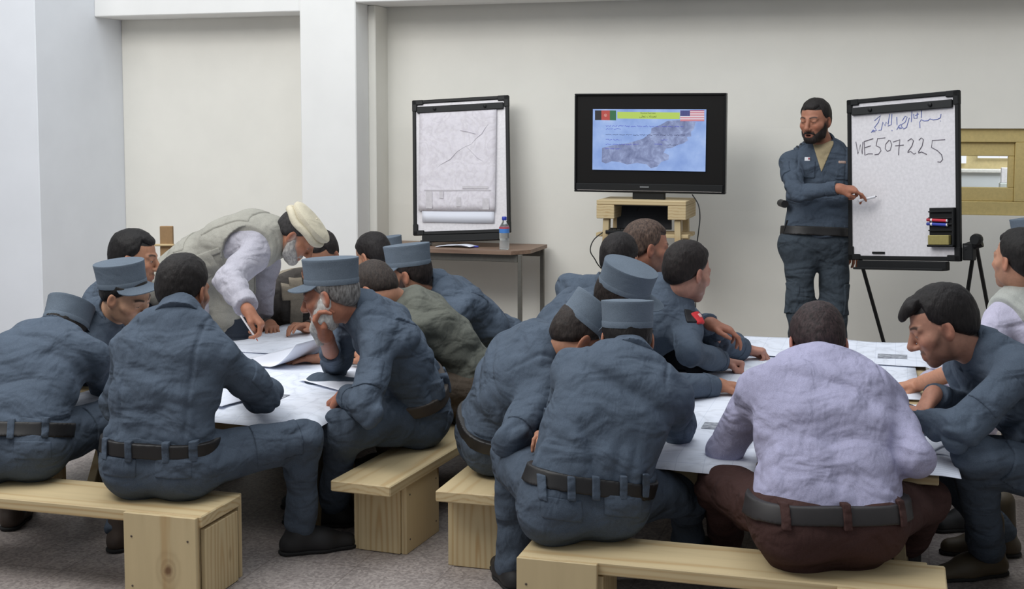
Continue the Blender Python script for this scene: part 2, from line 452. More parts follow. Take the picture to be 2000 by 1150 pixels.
def beard_mesh(opt, h):
    kind = opt['beard']; t = {'trim': .0045, 'full': .011, 'long': .015}[kind]; s = Sdf()
    s.ell((0, .022, -.034), (.063+t*.6, .068+t*.5, .080+t), k=.02)
    s.ell((0, .032, -.074), (.050+t, .054+t, .038+t), k=.03)
    s.cone((-.014, .066, -.104), (.014, .066, -.104), .019+t, k=.02)
    for sg in (-1, 1): s.cone((sg*.055, .004, -.02), (sg*.050, .02, -.08), .016+t*.7, .018+t, k=.02)
    s.cone((-.024, .0865, -.065), (.024, .0865, -.065), .0085+t*.2, k=.012); s.cone((-.01, .090, -.0615), (.01, .090, -.0615), .0085+t*.2, k=.012)
    if kind == 'long':
        s.cone((0, .062, -.105), (0, .082, -.165), .046, .020, k=.03)
    def post(P, d):
        x, y, z = P.T
        n = vnoise(P*A(110, 110, 45)+1.7)-.5
        d = d+(.004 if kind != 'trim' else .0025)*n*(2.2 if kind == 'long' else 1)
        c = z-(.022-1.2*y)+.006*n+.006*(vnoise(P*40)-.5)
        d = d+t*.9*np.clip(1+c/.02, 0, 1)**2
        mous = np.maximum(np.abs(z+.0625+.30*np.maximum(np.abs(x)-.012, 0))-.0065+.0035*(n+.3), np.abs(x)-.036); mous = np.maximum(mous, .07-y)
        c = np.minimum(c, mous)
        mouth = np.sqrt((x/.026)**2+((z+.078)/.0075)**2)-1
        c = np.maximum(c, np.where(y > .07, -mouth*.007, -1))
        c = np.maximum(c, (-.030 if kind == 'long' else -.010)-y-.3*(z+.02))
        return np.maximum(d, c)
    s.post.append(post)
    return s.mesh(h, (-.11, -.06, -.22), (.11, .16, .06))

def hand_sdf(s, W, d, n, thumb, pose='relaxed', sz=1.0):
    """five separate fingers on a palm: W wrist, d along the hand, n out of the palm, thumb the thumb side"""
    d = nrm(d); n = nrm(n-d*(n@d)); t = np.cross(d, n); t = t if t@thumb > 0 else -t
    P = lambda a, b, c: W+sz*(d*a+t*b+n*c)
    curl = {'flat': ((6, 8, 5),)*4, 'relaxed': ((18, 28, 18), (24, 32, 20), (30, 36, 22), (34, 38, 24)),
            'fist': ((82, 95, 55), (86, 98, 55), (88, 98, 55), (90, 98, 55)),
            'point': ((14, 14, 8), (70, 88, 50), (80, 92, 50), (84, 94, 50)),
            'pen': ((48, 48, 24), (54, 52, 28), (62, 62, 34), (68, 66, 36)),
            'pinch': ((22, 24, 8), (38, 40, 20), (62, 66, 36), (74, 76, 42)), 'curled': ((45, 55, 30), (52, 60, 32), (58, 64, 34), (62, 66, 36))}[pose]
    base = [(.088, .029), (.092, .010), (.088, -.009), (.080, -.027)]
    lens = [(.040, .024, .020), (.044, .028, .021), (.041, .026, .021), (.032, .020, .018)]
    for (a, b) in base: s.cone(P(.008, b*.55, 0), P(a, b, -.002), .0155*sz, .0115*sz, k=.016)
    s.cone(P(.02, .0, .006), P(.06, -.004, .006), .016*sz, k=.015)
    s.cone(P(-.008, 0, 0), P(.012, 0, 0), .0235*sz, .0235*sz, k=.02)
    for i, ((a, b), L, cu) in enumerate(zip(base, lens, curl)):
        p = P(a, b, -.002); ang = 0.0; sp = (b*1.4)*(0.6 if pose in ('flat', 'relaxed') else .15)
        r = [.0095, .0085, .0078, .0068] if i < 3 else [.0082, .0074, .0068, .006]
        for j in range(3):
            ang += math.radians(cu[j]); dd = nrm(d*math.cos(ang)+n*math.sin(ang)+t*sp*(4 if j == 0 else 3))
            q = p+dd*L[j]*sz; s.cone(p, q, r[j]*sz, r[j+1]*sz, k=.0035); p = q
        if i == 0: itip = p
    if pose in ('fist', 'pen', 'curled', 'point', 'pinch'):
        p0, p1, p2, p3 = P(.022, .022, .008), P(.055, .038, .022), P(.084, .026, .032), P(.098, .006, .036)
    else:
        p0, p1, p2, p3 = P(.020, .022, .006), P(.046, .046, .014), P(.076, .058, .018), P(.100, .062, .022)
    s.cone(p0, p1, .0155*sz, .0125*sz, k=.012); s.cone(p1, p2, .0115*sz, .010*sz, k=.004); s.cone(p2, p3, .010*sz, .0075*sz, k=.004)
    return (p3, d, n, t, itip)

def kepi(hair, root, base, HX, HC, mat, mat2, k=1.0, tall=.088, tilt=0.0):
    """stiff round police cap with flat flared crown, band and visor; HX rows are head axes"""
    ax = HX
    if tilt:
        y = ax[1]*math.cos(tilt)+ax[2]*math.sin(tilt); ax = np.stack([ax[0], y, np.cross(ax[0], y)])
    z0 = .046; c = HC+ax[1]*(-.012)*k
    sx, sy = .0855*k, .1055*k
    m = MB()
    prof = [(.93, z0+.002), (1.0, z0-.004), (1.0, z0+.02), (1.012, z0+.05), (1.035, z0+tall-.006), (1.045, z0+tall-.001), (1.035, z0+tall+.003), (.97, z0+tall+.003), (.7, z0+tall+.0055), (.3, z0+tall+.007)]
    m.lathe([(r, z*k) for r, z in prof], c, ax, 48, sx, sy, capb=False)
    cap = m.build('cap', mat, root, True, base)
    b = MB(); b.lathe([(1.004, (z0-.006)*k), (1.012, (z0-.003)*k), (1.014, (z0+.013)*k), (1.004, (z0+.015)*k)], c, ax, 48, sx, sy, False, False)
    b.build('cap_band', mat, cap, True, base)
    vs, fs = [], []; nA, nR = 22, 6
    for th in (0, 1):
        for i in range(nA+1):
            a = math.radians(-72+144*i/nA); w = math.cos(a/ math.radians(72)*math.pi/2)**.6 if i not in (0, nA) else 0
            for j in range(nR+1):
                u = j/nR; ext = .066*w*u
                x = math.sin(a)*(sx+ext*.75); y = math.cos(a)*(sy+ext); zz = (z0-.004)*k-.30*ext-.25*ext*(math.sin(a)**2)*1.6-.0035*th
                vs.append(c+ax[0]*x+ax[1]*y+ax[2]*zz)
    N = (nA+1)*(nR+1)
    for th in (0, 1):
        for i in range(nA):
            for j in range(nR):
                q = (i*(nR+1)+j, (i+1)*(nR+1)+j, (i+1)*(nR+1)+j+1, i*(nR+1)+j+1); q = tuple(v+th*N for v in q); fs.append(q[::-1] if th == 0 else q)
    for i in range(nA):
        a0, a1 = i*(nR+1)+nR, (i+1)*(nR+1)+nR; fs.append((a0, a1, a1+N, a0+N))
    MB().add(vs, fs).build('visor', mat2, cap, True, base)
    return cap
def pakol(root, base, HX, HC, mat, k=1.0, tilt=-.1):
    y = HX[1]*math.cos(tilt)+HX[2]*math.sin(tilt); ax = np.stack([HX[0], y, np.cross(HX[0], y)])
    c = HC+ax[1]*(-.012)
    m = MB(); m.lathe([(.95, .052), (.98, .066), (1.04, .078), (1.10, .090), (1.10, .101), (.98, .112), (.72, .119), (.4, .121), (.12, .123)], c+ax[1]*.006, ax, 40, .094, .114, True, True)
    cap = m.build('wool_cap', mat, root, True, base)
    r = MB(); pts = []
    for i in range(48):
        a = 2*math.pi*i/48; pts.append(c+ax[0]*.094*math.cos(a)+ax[1]*.113*math.sin(a)+ax[2]*(.055+.004*math.sin(5*a)))
    r.tube(pts, .019, 10, closed=True).build('rolled_brim', mat, cap, True, base)
    t = MB(); t.tube([c+ax[2]*.115, c+ax[2]*.128+ax[1]*.01], [.006, .003], 6).build('tip', mat, cap, True, base)

UNIFORM = (83, 94, 108)
def DBG(*a):
    pass
def person(label, pel, neck, head, gaze, right, right_pelvis=None, curv=.07, arms=None, legs=None, opt=None, girth=1.0,
           shirt='uniform', shirt_col=UNIFORM, trouser_col=None, res=.007, seat=None, belt=True, hat=None, pockets=(), loops=(),
           shoes='shoe', shoe_col=(30, 30, 32), floor=0.0, sleeve=None, shw=.178, vest=None, fold=1.9, wide=0.0, tuckt=.13, belt_infl=.012, belt_tilt=.45, headk=1.0, protract=.03, hemlen=0.0, backpocket=False,
           collar_open=False, roll=0.0, drop=.045, undershirt=None, epaulettes=False, scarf=None, pleats=False, base_pt=None, skirt=None, seam=True, hi_head=.003):
    opt = dict(opt or {}); arms = arms or {}; legs = legs or {}; sleeve = sleeve or {}
    pel, neck, head = (np.asarray(v, float) for v in (pel, neck, head))
    rP = nrm(right_pelvis if right_pelvis is not None else right); rC = nrm(right)
    base = np.asarray(base_pt, float) if base_pt is not None else A(pel[0], pel[1], floor)
    sp = nrm(neck-pel)
    rC = nrm(rC-sp*(rC@sp)*.7)
    front = nrm(np.cross(sp, rC)); frP = nrm(A(-rP[1], rP[0], 0))
    mid = (pel+neck)/2-front*curv*2+A(0, 0, 1)*0
    B = lambda t: (1-t)**2*pel+2*t*(1-t)*mid+t*t*neck
    side = lambda t: nrm(rP*(1-t)+rC*t)
    nd = nrm(neck-B(.85))
    gz = np.asarray(gaze, float); HX = frame_of(gz, roll=roll)
    HC = head
    # shoulders, elbows, wrists
    J = {}
    for sd, sg in (('R', 1), ('L', -1)):
        sh = B(.93)+rC*sg*shw*(girth*.4+.6)+front*protract-nd*drop
        a = arms.get(sd, {})
        if 'sh' in a: sh = sh+np.asarray(a['sh'])
        Lu, Lf = a.get('Lu', .285), a.get('Lf', .255)
        if 'wr' in a and 'el' not in a:          # two-bone IK
            w = np.asarray(a['wr']); v = w-sh; D = np.linalg.norm(v)
            if D > .985*(Lu+Lf): w = sh+nrm(v)*.985*(Lu+Lf); v = w-sh; D = np.linalg.norm(v)
            x = (Lu*Lu-Lf*Lf+D*D)/(2*D); hh = math.sqrt(max(Lu*Lu-x*x, 0)); pole = np.asarray(a.get('pole', A(0, 0, -1)+rC*sg*.5), float)
            u = nrm(v); pole = nrm(pole-u*(pole@u)); el = sh+u*x+pole*hh
        elif 'el' in a:
            e = a['el']; el = chain(e[0], e[1], sh, Lu, e[2]) if len(e) == 3 and not isinstance(e, np.ndarray) else np.asarray(e)
            w = a['wr'] if 'wr' in a else a['wp']
            if 'wp' in a: w = chain(w[0], w[1], el, Lf, w[2])
            w = np.asarray(w)
        else:
            el = sh+front*.08-nd*.24+rC*sg*.05; w = el+front*.22-nd*.03-rC*sg*.06
        J[sd] = dict(sh=sh, el=el, wr=w)
        g = legs.get(sd, {})
        hip = pel+rP*sg*.088*(girth*.5+.5)
        out = g.get('out', .14); kn = g.get('kn'); an = g.get('an')
        if kn is None: kn = hip+nrm(frP*1.0+rP*sg*out*2.2)*.42+A(0, 0, g.get('up', .06))
        elif len(kn) == 3 and not isinstance(kn, np.ndarray): kn = chain(kn[0], kn[1], hip, .43, kn[2])
        if an is None: an = A(kn[0], kn[1], floor+.085)+frP*g.get('fwd', -.02)
        elif len(an) == 2: an = pz(an[0], an[1], floor+.085)
        fd = g.get('foot'); fd = nrm(frP+rP*sg*.25) if fd is None else nrm(np.asarray(fd, float)*A(1, 1, 0))
        J[sd].update(hip=hip, kn=np.asarray(kn), an=np.asarray(an), fd=fd)
    ts = [0.0, .22, .5, .74, .93]
    hw = [.086, .074, .080, .090, .070]; rr = [.106, .094, .098, .098, .068]
    def torso(S, infl, lo=0, k=.05, gi=girth, upto=5, clip=None):
        for i in range(lo, upto-1):
            for sg in (-1, 0, 1):
                a = B(ts[i])+side(ts[i])*sg*hw[i]*gi; b = B(ts[i+1])+side(ts[i+1])*sg*hw[i+1]*gi
                f = 1+(gi-1)*.9
                S.cone(a, b, rr[i]*f+infl, rr[i+1]*f+infl, k=k, clip=clip)
    # ---- body
    bs = Sdf(); torso(bs, -.022); bs.cone(B(.9), neck+(HC-neck)*.2, .06, .052, k=.04)
    for sd in 'RL':
        j = J[sd]
        bs.cone(B(.9), j['sh'], .045, .045, k=.04); bs.cone(j['sh'], j['el'], .040, .030, k=.02); bs.cone(j['el'], j['wr'], .030, .024, k=.02)
        bs.cone(j['hip'], j['kn'], .072, .044, k=.03); bs.cone(j['kn'], j['an'], .042, .030, k=.02)
        bs.cone(j['an'], j['an']+j['fd']*.12-A(0, 0, .045), .034, .026, k=.02)
    Vb, Fb = bs.mesh(.013)
    skc = np.array(lin(opt.get('skin', SKIN)))
    parts = [(Vb, Fb, np.tile(skc, (len(Vb), 1)))]
    hs = head_sdf(opt); Ml = HX/headk
    nl = (Ml@(neck-HC)); hs.cone((0, -.022, -.055), nl*.62+A(0, -.022, -.055)*.38, .056, .055, k=.03); hs.cone(nl*.62+A(0, -.022, -.055)*.38, nl, .055, .062, k=.02)
    lo, hi = hs.bounds(.012); Vh, Fh = hs.mesh(hi_head, lo, hi)
    Ch = head_colors(Vh, opt); parts.append((Vh@(HX*headk)+HC, Fh, Ch))
    tips = {}
    for sd, sg in (('R', 1), ('L', -1)):
        j = J[sd]; a = arms.get(sd, {}); fa = nrm(j['wr']-j['el'])
        d = nrm(a['hd']) if 'hd' in a else fa
        n = np.asarray(a.get('pn', A(0, 0, -1)), float)
        th = np.asarray(a['th'], float) if 'th' in a else np.cross(d, n)*(1 if sd == 'L' else -1)
        S = Sdf(); tips[sd] = hand_sdf(S, j['wr'], d, n, th, a.get('pose', 'relaxed'), a.get('hs', 1.0))
        S.cone(j['wr']-fa*.09, j['wr'], .0265, .0235, k=.015)
        sl = sleeve.get(sd, 1.0)
        if sl < .9: S.cone(j['el']+fa*.02, j['wr']-fa*.05, .038, .029, k=.015)
        Vx, Fx = S.mesh(a.get('hres', .0036)); C = np.tile(skc, (len(Vx), 1)); parts.append((Vx, Fx, C*A(1.03, .97, .95)))
    off = 0; Vs, Fs, Cs = [], [], []
    for v, f, c in parts: Vs.append(v); Fs.append(f+off); Cs.append(c); off += len(v)
    root = mesh_obj('person', np.concatenate(Vs)-base, np.concatenate(Fs), skin(), None, True, np.concatenate(Cs), loc=tuple(base))
    tag(root, label, 'person')
    def put(name, VF, mat, parent=None, **k): return mesh_obj(name, VF[0]-base, VF[1], mat, parent or root, True, **k)
    def head_put(name, VF, mat): return put(name, (VF[0]@(HX*headk)+HC, VF[1]), mat)
    # ---- hair, beard, hat
    hcol = opt.get('haircol', (26, 22, 20))
    if not opt.get('bald'):
        h = head_put('hair', hair_mesh(opt, .0042, bool(hat)), hairmat('hair_%d_%d_%d' % hcol, hcol, opt.get('haircol2')))
    if opt.get('beard'):
        bcx = opt.get('beardcol', hcol); head_put('beard', beard_mesh(opt, .004), hairmat('beard_%d_%d_%d' % bcx, bcx, opt.get('beardcol2')))
    hm = cloth('cap_cloth', (104, 115, 127), .12); hv = cloth('visor_cloth', (100, 111, 123), .1)
    if hat == 'kepi': kepi(None, root, base, HX, HC, hm, hv, headk*opt.get('capk', 1.0), opt.get('captall', .088), opt.get('captilt', .0))
    if hat == 'pakol': pakol(root, base, HX, HC, cloth('pakol_wool', (206, 198, 176), .3))
    # ---- shirt
    sm = cloth('shirt_%d_%d_%d' % shirt_col, shirt_col, .8); tcol = trouser_col or sc(shirt_col, .93); tcol = tuple(int(v) for v in tcol)
    tm = cloth('trousers_%d_%d_%d' % tcol, tcol, .9)
    axs = np.stack([rC, front, sp]); eld = [J['R']['el'], J['L']['el']]; knd = [J['R']['kn'], J['L']['kn']]
    sd0 = random.random()*20
    fa_ = fold
    def wr_shirt(P, d):
        L = (P-neck)@axs.T
        Q = L+.35*L[:, [1, 2, 0]]*A(1, 0, .6)
        f = ridged(Q*A(3.2, 5, 7.5)+sd0)*.015*fa_ + ridged(Q*A(8, 9, 13)+sd0+4)*.006*fa_
        e = sum(np.exp(-((P-q)**2).sum(1)/.10**2) for q in eld)
        f2 = ridged(P*13+sd0+3)*.018*e*fa_
        wst = np.exp(-(((P-B(.22))@sp)/.10)**2); f3 = ridged(L*A(13, 13, 4)+sd0+9)*.012*wst*fa_
        arm = sum(np.exp(-((P-(J[q]['sh']-rC*(1 if q == 'R' else -1)*.03-sp*.09))**2).sum(1)/.09**2) for q in 'RL')
        f4 = ridged(Q*A(12, 12, 6)+sd0+6)*.012*arm*fa_
        d = d+np.minimum(f+f2+f3+f4, .011)
        if pleats:
            for xx in (-.118, .118):
                bk = (L[:, 1] < .0); d = d+.006*np.exp(-((L[:, 0]-xx)/.006)**2)*bk*(L[:, 2] > -.42)*(L[:, 2] < -.02)
        if seam:
            for q in 'RL':
                sgn = 1 if q == 'R' else -1
                ap = (P-(J[q]['sh']-rC*sgn*.045))@rC; near = np.exp(-((P-J[q]['sh'])**2).sum(1)/.15**2)
                d = d+.005*np.exp(-(ap/.006)**2)*(near > .35)
        return d
    gs = Sdf()
    tuck = B(tuckt); tn = nrm(nrm(B(.2)-B(.03))*belt_tilt+A(0, 0, 1)*(1-belt_tilt)); nvc = nrm(HC-A(0, 0, .02)-neck)
    tucked = belt and not hemlen
    lowc = (tuck, -tn) if tucked else None
    torso(gs, .010, clip=lowc)
    if tucked: gs.cone(B(.19)-side(.19)*.07*girth, B(.19)+side(.19)*.07*girth, .106*(1+(girth-1)*.9), k=.05, clip=lowc)
    gs.cone(B(.93), neck+nvc*.012, .080, .066, k=.05, clip=(neck+nvc*.012, nvc))
    for sg in (-1, 1): gs.cone(neck-nvc*.02+rC*sg*.03, B(.93)+rC*sg*.11-nd*drop*.5, .052, .060, k=.05, clip=(neck+nvc*.012, nvc))
    if hemlen:
        dn = A(0, 0, -1); sk = skirt if skirt is not None else 0
        for sg in (-1, 1): gs.cone(pel+rP*sg*.08, pel+rP*sg*.09+dn*hemlen+sk, .125, .14, k=.05)
    for sd, sg in (('R', 1), ('L', -1)):
        j = J[sd]; sl = sleeve.get(sd, 1.0); fa = j['wr']-j['el']; gk = 1+(girth-1)*.5
        gs.cone(B(.92)+rC*sg*.03, j['sh'], .078*gk, .068*gk, k=.05)
        gs.cone(j['sh'], j['el'], .070*gk, (.059+wide)*gk, k=.03)
        if sl > .15: gs.cone(j['el'], j['el']+fa*(sl-.06), (.058+wide)*gk, (.058+wide*.7-.014*sl)*gk, k=.025)
    gs.post.append(wr_shirt)
    ends = {}
    for sd in 'RL':
        j = J[sd]; sl = sleeve.get(sd, 1.0); fa = nrm(j['wr']-j['el']); ends[sd] = (j['el']+fa*np.linalg.norm(j['wr']-j['el'])*(sl-.03), fa)
    def cut_shirt(D, X, Y, Z):
        for sd in 'RL':
            c, n = ends[sd]; q = (X-c[0])*n[0]+(Y-c[1])*n[1]+(Z-c[2])*n[2]; r2 = (X-c[0])**2+(Y-c[1])**2+(Z-c[2])**2
            D = np.where(r2 < .11**2, np.maximum(D, q), D)
        if seat is not None: D = np.maximum(D, seat+.003-Z)
        D = np.maximum(D, floor+.01-Z)
        return D
    sh_o = put('kameez' if hemlen else 'shirt', gs.mesh(res, cut=cut_shirt), sm)
    # fine extras cut from the inflated garment
    def shell(field, cutf, c, half, ax, infl, h=.0042):
        R = np.linalg.norm(half)+.02
        D, axx = field.grid(c-R, c+R, h); X, Y, Z = axx[0][:, None, None], axx[1][None, :, None], axx[2][None, None, :]
        D = D-infl
        if cutf is not None: D = cutf(D, X, Y, Z)
        for i in range(3):
            q = np.abs((X-c[0])*ax[i][0]+(Y-c[1])*ax[i][1]+(Z-c[2])*ax[i][2])-half[i]; D = np.maximum(D, q)
        return nets(D, np.array([a[0] for a in axx], float), h)
    def ok(VF): return len(VF[1]) > 12
    # collar
    if shirt in ('uniform', 'shirt'):
        nv = nrm(HC-A(0, 0, .02)-neck); cl = Sdf(); a, b = neck-nv*.035, neck+nv*.07
        cl.cone(a, b, .096, .074, k=.01); cl.cone(a-nv*.06, b+nv*.06, .072, .0605, k=.006, sub=True)
        cl.post.append(lambda P, d: d+(vnoise(P*30)-.5)*.004)
        fo = front
        def cc(D, X, Y, Z):
            q0 = (X-neck[0])*nv[0]+(Y-neck[1])*nv[1]+(Z-neck[2])*nv[2]; ff = (X-neck[0])*fo[0]+(Y-neck[1])*fo[1]+(Z-neck[2])*fo[2]
            xx = (X-neck[0])*rC[0]+(Y-neck[1])*rC[1]+(Z-neck[2])*rC[2]
            D = np.maximum(np.maximum(D, q0-(.060-.42*np.maximum(ff+.01, 0))), -q0-.024)
            return np.maximum(D, np.where(ff > .03, .012+(.03 if collar_open else 0)-np.abs(xx), -1))
        lo, hi = cl.bounds(.01); VF = cl.mesh(.004, lo, hi, cut=cc)
        if ok(VF): put('collar', VF, sm, sh_o)
    if shirt == 'uniform':
        for sd in 'RL':                                    # cuffs
            j = J[sd]; sl = sleeve.get(sd, 1.0)
            if sl >= .9:
                c, n = ends[sd]; x = nrm(np.cross(n, A(.2, .3, .9))); VF = shell(gs, cut_shirt, c-n*.032, (.08, .032, .08), (x, n, np.cross(x, n)), .0045)
                if ok(VF): put('cuff', VF, sm, sh_o)
    if undershirt:
        c = neck+front*.07-nd*.06
        def vcut(D, X, Y, Z):
            xx = (X-neck[0])*rC[0]+(Y-neck[1])*rC[1]+(Z-neck[2])*rC[2]; zz = -((X-neck[0])*nd[0]+(Y-neck[1])*nd[1]+(Z-neck[2])*nd[2])
            return np.maximum(D, np.abs(xx)-.052*(1-zz/.145))
        VF = shell(gs, vcut, c, (.06, .09, .13), (rC, nd, front), .004, .0035)
        if ok(VF): put('undershirt', VF, cloth('undershirt_cloth', undershirt, .2), sh_o)
    if epaulettes:
        for sd, sg in (('R', 1), ('L', -1)):
            c = B(.95)*.42+J[sd]['sh']*.58+nd*.07; dirx = nrm(J[sd]['sh']-B(.95)); up_ = nrm(nd-dirx*(nd@dirx))
            VF = shell(gs, None, c, (.062, .026, .07), (dirx, np.cross(up_, dirx), up_), .006, .004)
            if ok(VF): eo = put('epaulette', VF, sm, sh_o)
            for k in range(3):
                VF = shell(gs, None, c+dirx*(-.005+.022*k), (.006, .024, .07), (dirx, np.cross(up_, dirx), up_), .0085, .003)
                if ok(VF) and sd == 'R': put('rank_bar', VF, plain('rank_dark', (34, 40, 48), .8), eo)
    # pockets on sleeves / chest: (bone, along, direction, half along, half across)
    for (sd, bone, u, dv, ha, hb) in pockets:
        j = J[sd]; P0, P1 = {'up': (j['sh'], j['el']), 'fore': (j['el'], j['wr']), 'thigh': (j['hip'], j['kn']), 'chest': (B(.95), B(.3)), 'back': (B(.95), B(.2))}[bone]
        if bone in ('chest', 'back'):
            P0 = P0+rC*(.1 if sd == 'R' else -.1); P1 = P1+rC*(.1 if sd == 'R' else -.1)
        b = nrm(P1-P0); dv = nrm(dv-b*(dv@b)); c = P0+(P1-P0)*u+dv*.08; VF = None
        if bone != 'thigh':
            VF = shell(gs, cut_shirt, c, (ha, hb, .06), (b, np.cross(dv, b), dv), .0055)
            if ok(VF): put('pocket_flap', VF, sm, sh_o)
    # ---- trousers
    ps = Sdf(); wt = B(tuckt); torso(ps, .014, upto=3, clip=(wt+tn*.028, tn))
    for sd, sg in (('R', 1), ('L', -1)):
        j = J[sd]; f = 1+(girth-1)*.6
        ps.cone(j['hip'], j['kn'], .104*f, .074*f, k=.045); ps.cone(j['kn'], j['an'], .072*f, .060, k=.03)
        ps.cone(j['hip']-frP*.025, j['hip']-frP*.024, .109*f, k=.05, clip=(wt+tn*.028, tn))
    def wr_tr(P, d):
        e = sum(np.exp(-((P-q)**2).sum(1)/.12**2) for q in knd)+.8*sum(np.exp(-((P-J[q]['hip']-frP*.09)**2).sum(1)/.1**2) for q in 'RL')
        e = e+.7*sum(np.exp(-((P-J[q]['an'])**2).sum(1)/.1**2) for q in 'RL')
        L = (P-pel)@np.stack([rP, frP, A(0, 0, 1)]).T
        return d+np.minimum(ridged(L*A(5, 3.5, 6)+sd0+5)*.028+ridged(L*A(11, 11, 13)+sd0)*.038*e, .012)+(vnoise(L*26)-.5)*.004
    ps.post.append(wr_tr)
    def cut_tr(D, X, Y, Z):
        for sd in 'RL':
            a = J[sd]['an']; D = np.where((X-a[0])**2+(Y-a[1])**2+(Z-a[2])**2 < .13**2, np.maximum(D, floor+.045-Z), D)
        return np.maximum(D, floor+.012-Z)
    tr_o = put('trousers', ps.mesh(max(res, .007), cut=cut_tr), tm)
    for (sd, bone, u, dv, ha, hb) in pockets:
        if bone != 'thigh': continue
        j = J[sd]; b = nrm(j['kn']-j['hip']); dv = nrm(dv-b*(dv@b)); c = j['hip']+(j['kn']-j['hip'])*u+dv*.09
        VF = shell(ps, cut_tr, c, (ha, hb, .06), (b, np.cross(dv, b), dv), .007, .005)
        if ok(VF): put('cargo_pocket', VF, tm, tr_o)
    if backpocket:
        for sg in (-1, 1):
            c = pel+rP*sg*.095*girth-frP*.11-A(0, 0, .0)+tn*.015
            VF = shell(ps, cut_tr, c, (.062, .06, .032), (rP, frP, tn), .005, .0045)
            if ok(VF): put('pocket_flap', VF, tm, tr_o)
    # ---- belt and its loops
    if belt:
        bm_ = plain('belt_leather', (26, 24, 24), .5) if belt is True else plain('belt_%s' % str(belt), belt, .55)
        bf = Sdf(); torso(bf, .014, upto=3)
        bf.post.append(lambda P, d: d+(vnoise(P*9)-.5)*.004)
        bx = side(.1); by = nrm(np.cross(tn, bx)); R = .23*girth
        bo = put('belt', shell(bf, None, wt+tn*.004, (R, R, .026), (bx, by, tn), belt_infl, .005), bm_)
        for (xx, back) in loops:
            c = wt+bx*xx*girth+by*(-.12 if back else .12)*girth
            VF = shell(bf, None, c+tn*.004, (.012, .11, .036), (bx, by, tn), belt_infl+.0075, .004)
            if ok(VF): put('belt_loop', VF, tm, tr_o)
    # ---- shoes
    if shoes:
        mat = plain('shoe_%d_%d_%d' % shoe_col, shoe_col, .6)
        for sd in 'RL':
            j = J[sd]; a = A(j['an'][0], j['an'][1], floor); fd = j['fd']; lt = A(-fd[1], fd[0], 0); S = Sdf()
            S.cone(a-fd*.045+A(0, 0, .035), a+fd*.08+A(0, 0, .034), .038, .042, k=.02); S.cone(a+fd*.08+A(0, 0, .034), a+fd*.175+A(0, 0, .026), .042, .032, k=.02)
            S.cone(a-fd*.02+A(0, 0, .05), a-fd*.01+A(0, 0, .20 if shoes == 'boot' else .085), .045, .046, k=.02); S.cone(a+A(0, 0, .07), a+fd*.09+A(0, 0, .04), .04, .04, k=.03)
            so = put('boot' if shoes == 'boot' else 'shoe', S.mesh(.006, cut=lambda D, X, Y, Z: np.maximum(D, floor+.012-Z)), mat)
            T = Sdf(); T.cone(a-fd*.045+A(0, 0, .01), a+fd*.08+A(0, 0, .01), .041, .045, k=.02); T.cone(a+fd*.08+A(0, 0, .01), a+fd*.178+A(0, 0, .01), .045, .034, k=.02)
            put('sole', T.mesh(.006, cut=lambda D, X, Y, Z: np.maximum(np.maximum(D, floor+.001-Z), Z-floor-.016)), plain('sole_rubber', (22, 22, 23), .8), so)
    # ---- vest
    if vest:
        vs = Sdf(); torso(vs, .030, k=.06); vs.cone(B(.93), neck, .10, .078, k=.05)
        for sd, sg in (('R', 1), ('L', -1)): vs.cone(B(.92), B(.92)*.35+J[sd]['sh']*.65, .098, .09, k=.05)
        if hemlen or vest.get('hem'):
            for sg in (-1, 1): vs.cone(pel+rP*sg*.08, pel+rP*sg*.085-nd*.02+nrm(pel-B(.3))*vest.get('hem', .12), .13, .135, k=.06)
        if vest.get('hang'):
            for q_, hh_, r_ in ((.12, .30, .13), (.34, .27, .12), (.55, .16, .10)): vs.cone(B(q_), B(q_)+front*.05+A(0, 0, -hh_), r_, r_*.9, k=.06)
        vs.post.append(lambda P, d: wr_shirt(P, d)*1.0)
        hd_ = nrm(pel-B(.3)); he = pel+hd_*(vest.get('hem', .12)+.02)
        def cut_v(D, X, Y, Z):
            for sd in 'RL':
                c, e = J[sd]['sh'], J[sd]['el']; b = nrm(e-c); sg = 1 if sd == 'R' else -1
                q = ((X-c[0])*rC[0]+(Y-c[1])*rC[1]+(Z-c[2])*rC[2])*sg
                D = np.maximum(D, np.where((X-c[0])**2+(Y-c[1])**2+(Z-c[2])**2 < .15**2, q+.012, -1))
            q = (X-he[0])*hd_[0]+(Y-he[1])*hd_[1]+(Z-he[2])*hd_[2]; D = np.maximum(D, q)
            x0 = (X-B(.5)[0])*rC[0]+(Y-B(.5)[1])*rC[1]+(Z-B(.5)[2])*rC[2]; f0 = (X-B(.5)[0])*front[0]+(Y-B(.5)[1])*front[1]+(Z-B(.5)[2])*front[2]
            D = np.maximum(D, np.where(f0 > .06, .02-np.abs(x0), -1))
            if seat is not None: D = np.maximum(D, seat+.004-Z)
            return D
        vm = cloth('vest_cloth_%d' % vest['col'][0], vest['col'], .45); vo = put('vest', vs.mesh(.006, cut=cut_v), vm)
        for (u, lat, bk, ha, hb) in vest.get('flaps', ()):
            c = B(u)+rC*lat+front*bk; nrmv = nrm(rC*lat+front*bk) if abs(lat) > .02 else nrm(front*bk); t1 = sp; t2 = np.cross(nrmv, t1)
            VF = shell(vs, cut_v, c, (ha, hb, .09), (t1, t2, nrmv), .007, .0045)
            if ok(VF): put('vest_flap', VF, vm, vo)
